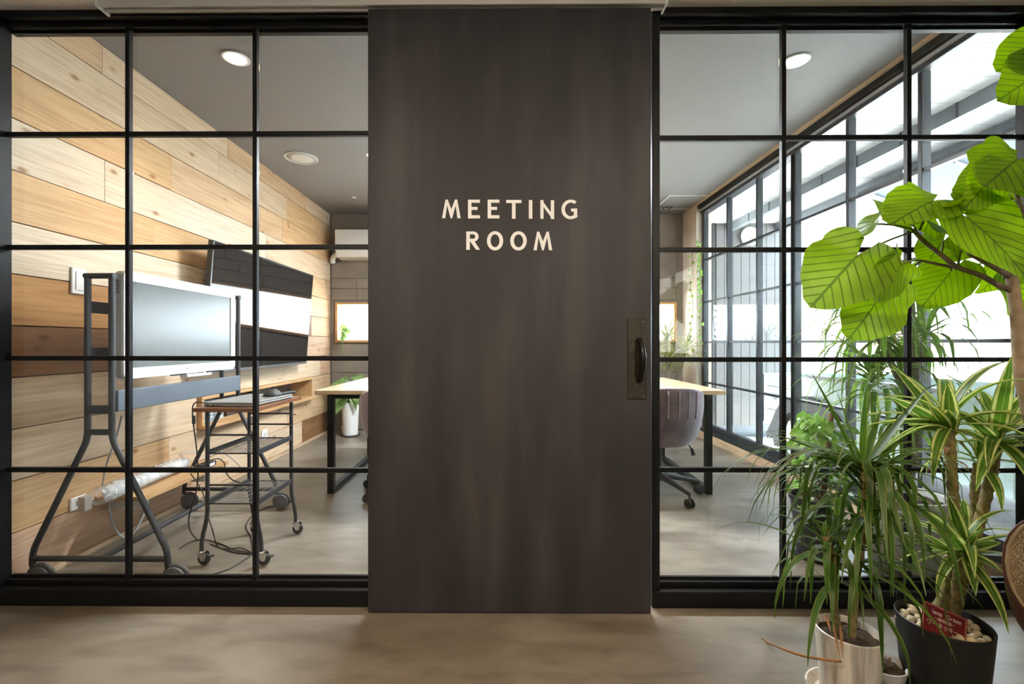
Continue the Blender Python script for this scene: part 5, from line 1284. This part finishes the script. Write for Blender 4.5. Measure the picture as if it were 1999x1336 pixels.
# ================================================================== LOUNGE CHAIR at the right edge of the hall
def tweed():
    m = bpy.data.materials.new('tan_tweed'); m.use_nodes = True
    n, l = nodes_of(m); b = n['Principled BSDF']; tc = n.new('ShaderNodeTexCoord')
    w1 = n.new('ShaderNodeTexNoise'); w1.inputs['Scale'].default_value = 520; w1.inputs['Detail'].default_value = 3
    mp = n.new('ShaderNodeMapping'); mp.inputs['Rotation'].default_value = (0.5, 0.6, 0.4); mp.inputs['Scale'].default_value = (1, 1, 0.45)
    l.new(tc.outputs['Object'], mp.inputs['Vector']); l.new(mp.outputs[0], w1.inputs['Vector'])
    w2 = n.new('ShaderNodeTexNoise'); w2.inputs['Scale'].default_value = 9; w2.inputs['Detail'].default_value = 2; l.new(tc.outputs['Object'], w2.inputs['Vector'])
    c = ramp(n, l, w1.outputs['Fac'], [(0.34, (0.07, 0.045, 0.025)), (0.48, (0.24, 0.17, 0.10)), (0.62, (0.46, 0.36, 0.24))])
    g = ramp(n, l, w2.outputs['Fac'], [(0.3, (0.75, 0.75, 0.75)), (0.7, (1.1, 1.1, 1.1))])
    c = mixc(n, l, 1.0, c, g, 'MULTIPLY'); l.new(c, b.inputs['Base Color']); b.inputs['Roughness'].default_value = 0.95
    bp = n.new('ShaderNodeBump'); bp.inputs['Strength'].default_value = 0.5; bp.inputs['Distance'].default_value = 0.003
    l.new(w1.outputs['Fac'], bp.inputs['Height']); l.new(bp.outputs['Normal'], b.inputs['Normal'])
    return m
M_TWEED = tweed(); M_LEATHER = mat('oxblood_leather', (0.10, 0.035, 0.026), 0.38, 0, 0.25, 60, 0.15)
lc = thing('lounge_chair', (1.62, 1.0, 0), 'tan tweed lounge chair with leather edge cut off by the right frame', 'armchair')
# outline of the padded back, traced in the chair's own plane (a to the right, b up), 0.5 m wide
CC = Vector((1.522, 0.945, 0.492)); CR = Vector((0.77, -0.64, 0)); CN = Vector((-0.64, -0.77, 0))     # centre, right and facing of the padded back
def outline(k, n, f=1.0):
    t = 2 * PI * k / n; c, s = math.cos(t), math.sin(t)
    return 0.345 * abs(c) ** 0.75 * (1 if c > 0 else -1) * f, 0.205 * abs(s) ** 0.85 * (1 if s > 0 else -1) * f
def chair_pt(a, d, b): return CC + CR * a - CN * (d + 0.05 * (a / 0.345) ** 2) + Vector((0, 0, b))
NN = 44
def chair_loft(name, rings_, m):
    mb = MB()
    for f, d, dz in rings_:
        for k in range(NN):
            a, b = outline(k, NN, max(f, 0.001)); q_ = max(0.0, min(1.0, 0.5 - b / 0.25)); mb.v.append(chair_pt(a, d, b - dz * q_))
    for i in range(len(rings_) - 1):
        for k in range(NN): mb.f.append((i * NN + k, i * NN + (k + 1) % NN, (i + 1) * NN + (k + 1) % NN, (i + 1) * NN + k))
    mb.build(name, m, lc, smooth=True)
chair_loft('back_cushion', [(0.0, -0.030, 0), (0.5, -0.034, 0), (0.85, -0.026, 0), (0.985, -0.010, 0)], M_TWEED)
chair_loft('leather_shell', [(0.98, -0.010, 0), (0.99, -0.012, 0), (0.995, -0.006, 0.005), (0.985, 0.010, 0.04), (0.97, 0.03, 0.08), (0.94, 0.05, 0.10), (0.82, 0.07, 0.10), (0.5, 0.085, 0.09), (0.0, 0.09, 0.08)], M_LEATHER)
pp = [chair_pt(outline(k, NN, 0.97)[0], -0.014, outline(k, NN, 0.97)[1]) for k in range(NN)]
MB().tube(pp + [pp[0]], 0.004, 6).build('piping', mat('tan_piping', (0.30, 0.22, 0.13), 0.8), lc, smooth=True)
MB().lathe([(0.0, 0.27), (0.22, 0.27), (0.255, 0.30), (0.25, 0.36), (0.20, 0.385), (0.0, 0.39)], 32, (1.70, 1.08, 0)).build('seat', M_TWEED, lc, smooth=True)
for a, b in ((1.60, 0.94), (1.86, 0.94), (1.60, 1.16), (1.86, 1.2)): MB().tube([(a, b, 0.28), (a + (a - 1.73) * 0.1, b + (b - 1.08) * 0.1, 0.0)], [0.016, 0.010], 10).build('leg', M_CTOP, lc, smooth=SM)

# ================================================================== OUTSIDE THE STREET GLAZING
GZ = -0.17
tag(box('street_pavement', (2.27, -12, GZ - 0.05), (22, 32, GZ), M_PAVE), 'pale concrete pavement outside the street windows', 'pavement', kind='structure')
tag(box('street_pavement', (-22, 5.7, GZ - 0.05), (2.27, 32, GZ), M_PAVE), 'pale concrete yard behind the building', 'pavement', kind='structure')
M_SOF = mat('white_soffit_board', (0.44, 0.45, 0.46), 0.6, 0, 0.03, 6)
M_BEAM = mat('grey_steel_beam', (0.16, 0.185, 0.21), 0.5, 0.1, 0.06, 8)
ev = thing('roof_eave', (2.9, 3.8, 2.5), 'white boarded eave with grey steel beams outside the street windows', 'eave')
y = 1.2
while y < 6.0:
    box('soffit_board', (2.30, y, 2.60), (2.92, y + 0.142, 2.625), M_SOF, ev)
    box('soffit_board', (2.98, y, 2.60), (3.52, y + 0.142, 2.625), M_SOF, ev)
    y += 0.15
box('gutter_beam', (2.92, 1.0, 2.50), (2.98, 6.1, 2.66), M_BEAM, ev)
for k in range(11): box('beam_clip', (2.916, 1.3 + k * 0.42, 2.505), (2.92, 1.312 + k * 0.42, 2.60), M_CHAR, ev)
box('fascia', (3.52, 1.0, 2.515), (3.58, 6.1, 2.66), M_BEAM, ev)
box('wall_moulding', (2.27, 1.0, 2.575), (2.32, 6.1, 2.60), M_CHAR, ev)
box('roof_slab', (2.0, 1.0, 2.66), (3.60, 6.1, 2.70), M_BEAM, ev)
aw = thing('street_awning', (4.0, 3.2, 2.2), 'blue-grey sloping awning with thin struts beyond the eave', 'awning')
MB().add([(3.50, 1.0, 2.47), (3.50, 4.5, 2.47), (4.60, 4.5, 2.08), (4.60, 1.0, 2.08), (3.50, 1.0, 2.50), (3.50, 4.5, 2.50), (4.60, 4.5, 2.11), (4.60, 1.0, 2.11)], [(0, 1, 2, 3), (7, 6, 5, 4), (0, 4, 5, 1), (1, 5, 6, 2), (2, 6, 7, 3), (3, 7, 4, 0)]).build('canopy', mat('blue_grey_awning_sheet', (0.13, 0.17, 0.225), 0.6, 0, 0.08, 4), aw)
box('front_bar', (3.44, 1.0, 2.46), (3.50, 4.5, 2.51), M_CHAR, aw)
for y in (1.9, 2.75, 3.6, 4.4): MB().tube([(3.50, y, 2.455), (4.58, y, 2.072)], 0.012, 8).build('strut', M_WHITE, aw)
sd = thing('siding_wall', (3.1, 6.05, GZ), 'grey vertical-board siding wall at the far end of the street side', 'wall panel')
M_SID = mat('grey_siding_board', (0.13, 0.13, 0.135), 0.7, 0, 0.07, 5)
for k in range(9):
    x0 = 2.76 + k * 0.1085
    box('board', (x0, 6.0, -0.02), (x0 + 0.104, 6.04, 2.62), M_SID, sd, bevel=0.002, segs=1)
box('corner_post', (2.60, 5.98, GZ), (2.66, 6.06, 2.7), M_PIER, sd); box('corner_post', (2.70, 5.97, GZ), (2.735, 6.06, 2.7), M_CHAR, sd)
box('backing', (2.36, 6.05, GZ), (3.74, 6.10, 2.7), M_PLATE, sd)
dg_ = thing('wall_dish', P(1464, 462, 5.95), 'round white dish fixed high on the grey siding', 'dish')
q = P(1464, 462, 5.95); MB().lathe([(0.0, 0.0), (0.08, 0.004), (0.115, 0.02), (0.12, 0.03), (0.112, 0.03), (0, 0.012)], 32, (q.x, 5.97, q.z), Matrix.Rotation(PI / 2, 3, 'X')).build('bowl', M_WHITE, dg_, smooth=SM)
box('arm', (q.x - 0.01, 5.955, q.z - 0.01), (q.x + 0.01, 6.0, q.z + 0.01), M_WHITE, dg_)

# pickup truck parked along the windows
tk = thing('pickup_truck', (3.7, 4.0, GZ), 'pale mint pickup truck with a black wheel arch parked outside', 'truck')
M_MINT = mat('pale_mint_paint', (0.25, 0.32, 0.30), 0.3, 0, 0.03, 4, coat=0.3)
TX = 3.02
side = [(5.40, 0.12), (5.40, 0.70), (2.75, 0.70), (2.75, 0.12), (4.02, 0.12)] + [(4.57 + 0.52 * math.cos(math.radians(a)), 0.12 + 0.40 * math.sin(math.radians(a))) for a in range(170, 5, -15)][::-1]
side = [(5.40, 0.12), (5.40, 0.70), (2.75, 0.70), (2.75, 0.12)] + [(4.57 + 0.50 * math.cos(math.radians(a)), 0.12 + 0.38 * math.sin(math.radians(a))) for a in range(180, -1, -15)]
MB().prism(side, lambda a, b, d: Vector((d, a, b)), TX, TX + 0.06).build('bed_side', M_MINT, tk)
box('bed_side', (TX + 1.30, 2.75, 0.12), (TX + 1.36, 5.40, 0.70), M_MINT, tk)
box('tailgate', (TX, 5.36, 0.14), (TX + 1.36, 5.42, 0.70), M_MINT, tk, bevel=0.008)
box('bed_floor', (TX + 0.06, 2.75, 0.40), (TX + 1.30, 5.36, 0.44), M_CHAR, tk)
box('top_rail', (TX - 0.012, 3.0, 0.70), (TX + 0.05, 4.6, 0.735), M_GREYPL, tk, bevel=0.004)
for y0, y1, z in ((4.90, 5.30, 0.56), (4.90, 5.30, 0.30)): box('panel_groove', (TX - 0.003, y0, z), (TX + 0.001, y1, z + 0.008), M_CHAR, tk)
MB().lathe([(0.035, 0), (0.03, 0.008), (0, 0.008)], 20, (TX, 5.15, 0.45), Matrix.Rotation(-PI / 2, 3, 'Y')).build('fuel_cap', M_GREYPL, tk)
mb = MB(); pts = []
for a in range(-25, 206, 11):
    r_ = math.radians(a); pts.append((4.57 + 0.56 * math.cos(r_), 0.10 + 0.42 * math.sin(r_), 4.57 + 0.43 * math.cos(r_), 0.08 + 0.30 * math.sin(r_)))
for p0, p1 in zip(pts[:-1], pts[1:]): mb.prism([(p0[0], p0[1]), (p1[0], p1[1]), (p1[2], p1[3]), (p0[2], p0[3])], lambda a, b, d: Vector((d, a, b)), TX - 0.05, TX + 0.03)
mb.build('wheel_arch', M_RUBBER, tk, smooth=SM)
flap = [(5.02, 0.36), (5.26, 0.02)] + [(5.26 - 0.03 * k, 0.02 if k % 2 == 0 else -0.02) for k in range(1, 9)] + [(4.98, 0.10)]
MB().prism(flap, lambda a, b, d: Vector((d, a, b)), TX - 0.04, TX - 0.03).build('mud_flap', M_RUBBER, tk)
for yw in (4.57, 2.0):
    R = Matrix.Rotation(PI / 2, 3, 'Y')
    w = MB().lathe([(0.15, -0.09), (0.25, -0.085), (0.285, -0.05), (0.285, 0.05), (0.25, 0.085), (0.15, 0.09)], 36, (TX + 0.10, yw, GZ + 0.285), R).build('tyre', M_RUBBER, tk, smooth=SM)
    MB().lathe([(0.16, -0.07), (0.15, -0.08), (0.10, -0.05), (0.05, -0.075), (0, -0.075)], 30, (TX + 0.10, yw, GZ + 0.285), R).build('wheel_rim', M_CHROME, w, smooth=SM)
MB().box((TX, 1.1, 0.12), (TX + 1.36, 2.68, 0.70)).box((TX + 0.06, 1.25, 0.70), (TX + 1.30, 2.62, 1.35)).build('cab', M_MINT, tk, bevel=0.03)
box('side_window', (TX + 0.045, 1.45, 0.76), (TX + 0.065, 2.45, 1.22), M_TVS, tk)
box('tail_lamp', (TX - 0.015, 5.38, 0.50), (TX + 0.05, 5.44, 0.56), mat('orange_lamp', (0.8, 0.25, 0.05), 0.3), tk, bevel=0.004)
box('tail_lamp', (TX - 0.015, 5.38, 0.40), (TX + 0.05, 5.44, 0.50), mat('red_lamp', (0.7, 0.02, 0.05), 0.3), tk, bevel=0.004)
box('chassis', (TX + 0.25, 1.3, GZ + 0.22), (TX + 1.1, 5.2, 0.13), M_RUBBER, tk)

# chain-link fence, pole and far houses across the street
fc = thing('chain_link_fence', (6.0, 6, GZ), 'grey chain-link fence across the street', 'fence')
M_ZINC = mat('galvanised_steel', (0.50, 0.52, 0.54), 0.5, 0.4)
for k in range(6): MB().tube([(6.0, 1.6 + k * 1.8, GZ), (6.0, 1.6 + k * 1.8, 1.0)], 0.025, 8).build('post', M_ZINC, fc)
for z in (0.98, GZ + 0.1): MB().tube([(6.0, 1.6, z), (6.0, 10.6, z)], 0.018, 8).build('rail', M_ZINC, fc)
g = MB(); n_ = 0; y = 1.6
while y < 10.6:
    for sg in (1, -1):
        a, b = (y, y + 1.05) if sg == 1 else (y + 1.05, y)
        g.tube([(6.0, min(a, 10.6), GZ + 0.1), (6.0, min(b, 10.6), 0.96)], 0.004, 3, False)
    y += 0.11
gm = g.build('wire_mesh', M_ZINC, fc); gm['kind'] = 'stuff'
up_ = thing('utility_pole', (13.6, 13.5, GZ), 'pale concrete utility pole across the street', 'pole')
MB().tube([(13.6, 13.5, GZ), (13.6, 13.5, 9)], [0.17, 0.12], 16).build('mast', mat('pole_concrete', (0.60, 0.61, 0.62), 0.8), up_, smooth=SM)
MB().tube([(12.9, 13.5, 7.4), (14.3, 13.5, 7.4)], 0.05, 8).build('cross_arm', M_ZINC, up_)
h1 = thing('neighbour_house', (12.5, 18, GZ), 'white house with dark grey eaves across the street', 'house')
box('walls', (10.4, 15.5, GZ), (17, 21, 3.6), mat('white_house_wall', (0.80, 0.80, 0.80), 0.8), h1)
MB().prism([(9.5, 3.55), (9.5, 3.95), (13.5, 5.6), (17.8, 3.95), (17.8, 3.55)], lambda a, b, d: Vector((a, d, b)), 14.6, 21.6).build('roof', mat('dark_grey_roof', (0.22, 0.23, 0.27), 0.7), h1)
box('gutter', (9.42, 14.6, 3.35), (9.52, 21.6, 3.55), M_GREYPL, h1)
for x, z in ((10.9, 1.4), (12.6, 1.4)): w_ = box('window', (x, 15.46, z), (x + 0.9, 15.52, z + 1.1), M_GREYPL, h1); box('window_pane', (x + 0.06, 15.45, z + 0.06), (x + 0.84, 15.47, z + 1.04), M_TVS, w_)
h2 = thing('shed', (8.6, 11.5, GZ), 'low shed with faded pinkish tiled roof beyond the truck', 'shed')
box('walls', (7.6, 10.2, GZ), (10.0, 13, 0.85), MATS['white_house_wall'], h2)
rp_ = MB().prism([(7.3, 0.80), (8.8, 1.55), (10.3, 0.80), (10.3, 0.86), (8.8, 1.62), (7.3, 0.86)], lambda a, b, d: Vector((a, d, b)), 9.9, 13.3).build('roof', mat('faded_pink_tile', (0.55, 0.38, 0.36), 0.8, 0, 0.15, 10), h2)
for k in range(16):
    x = 7.32 + k * 0.095; z = 0.86 + (x - 7.3) * 0.5
    MB().tube([(x, 9.9, z + 0.02), (x, 13.3, z + 0.02)], 0.03, 6).build('roof_tile', MATS['faded_pink_tile'], rp_)
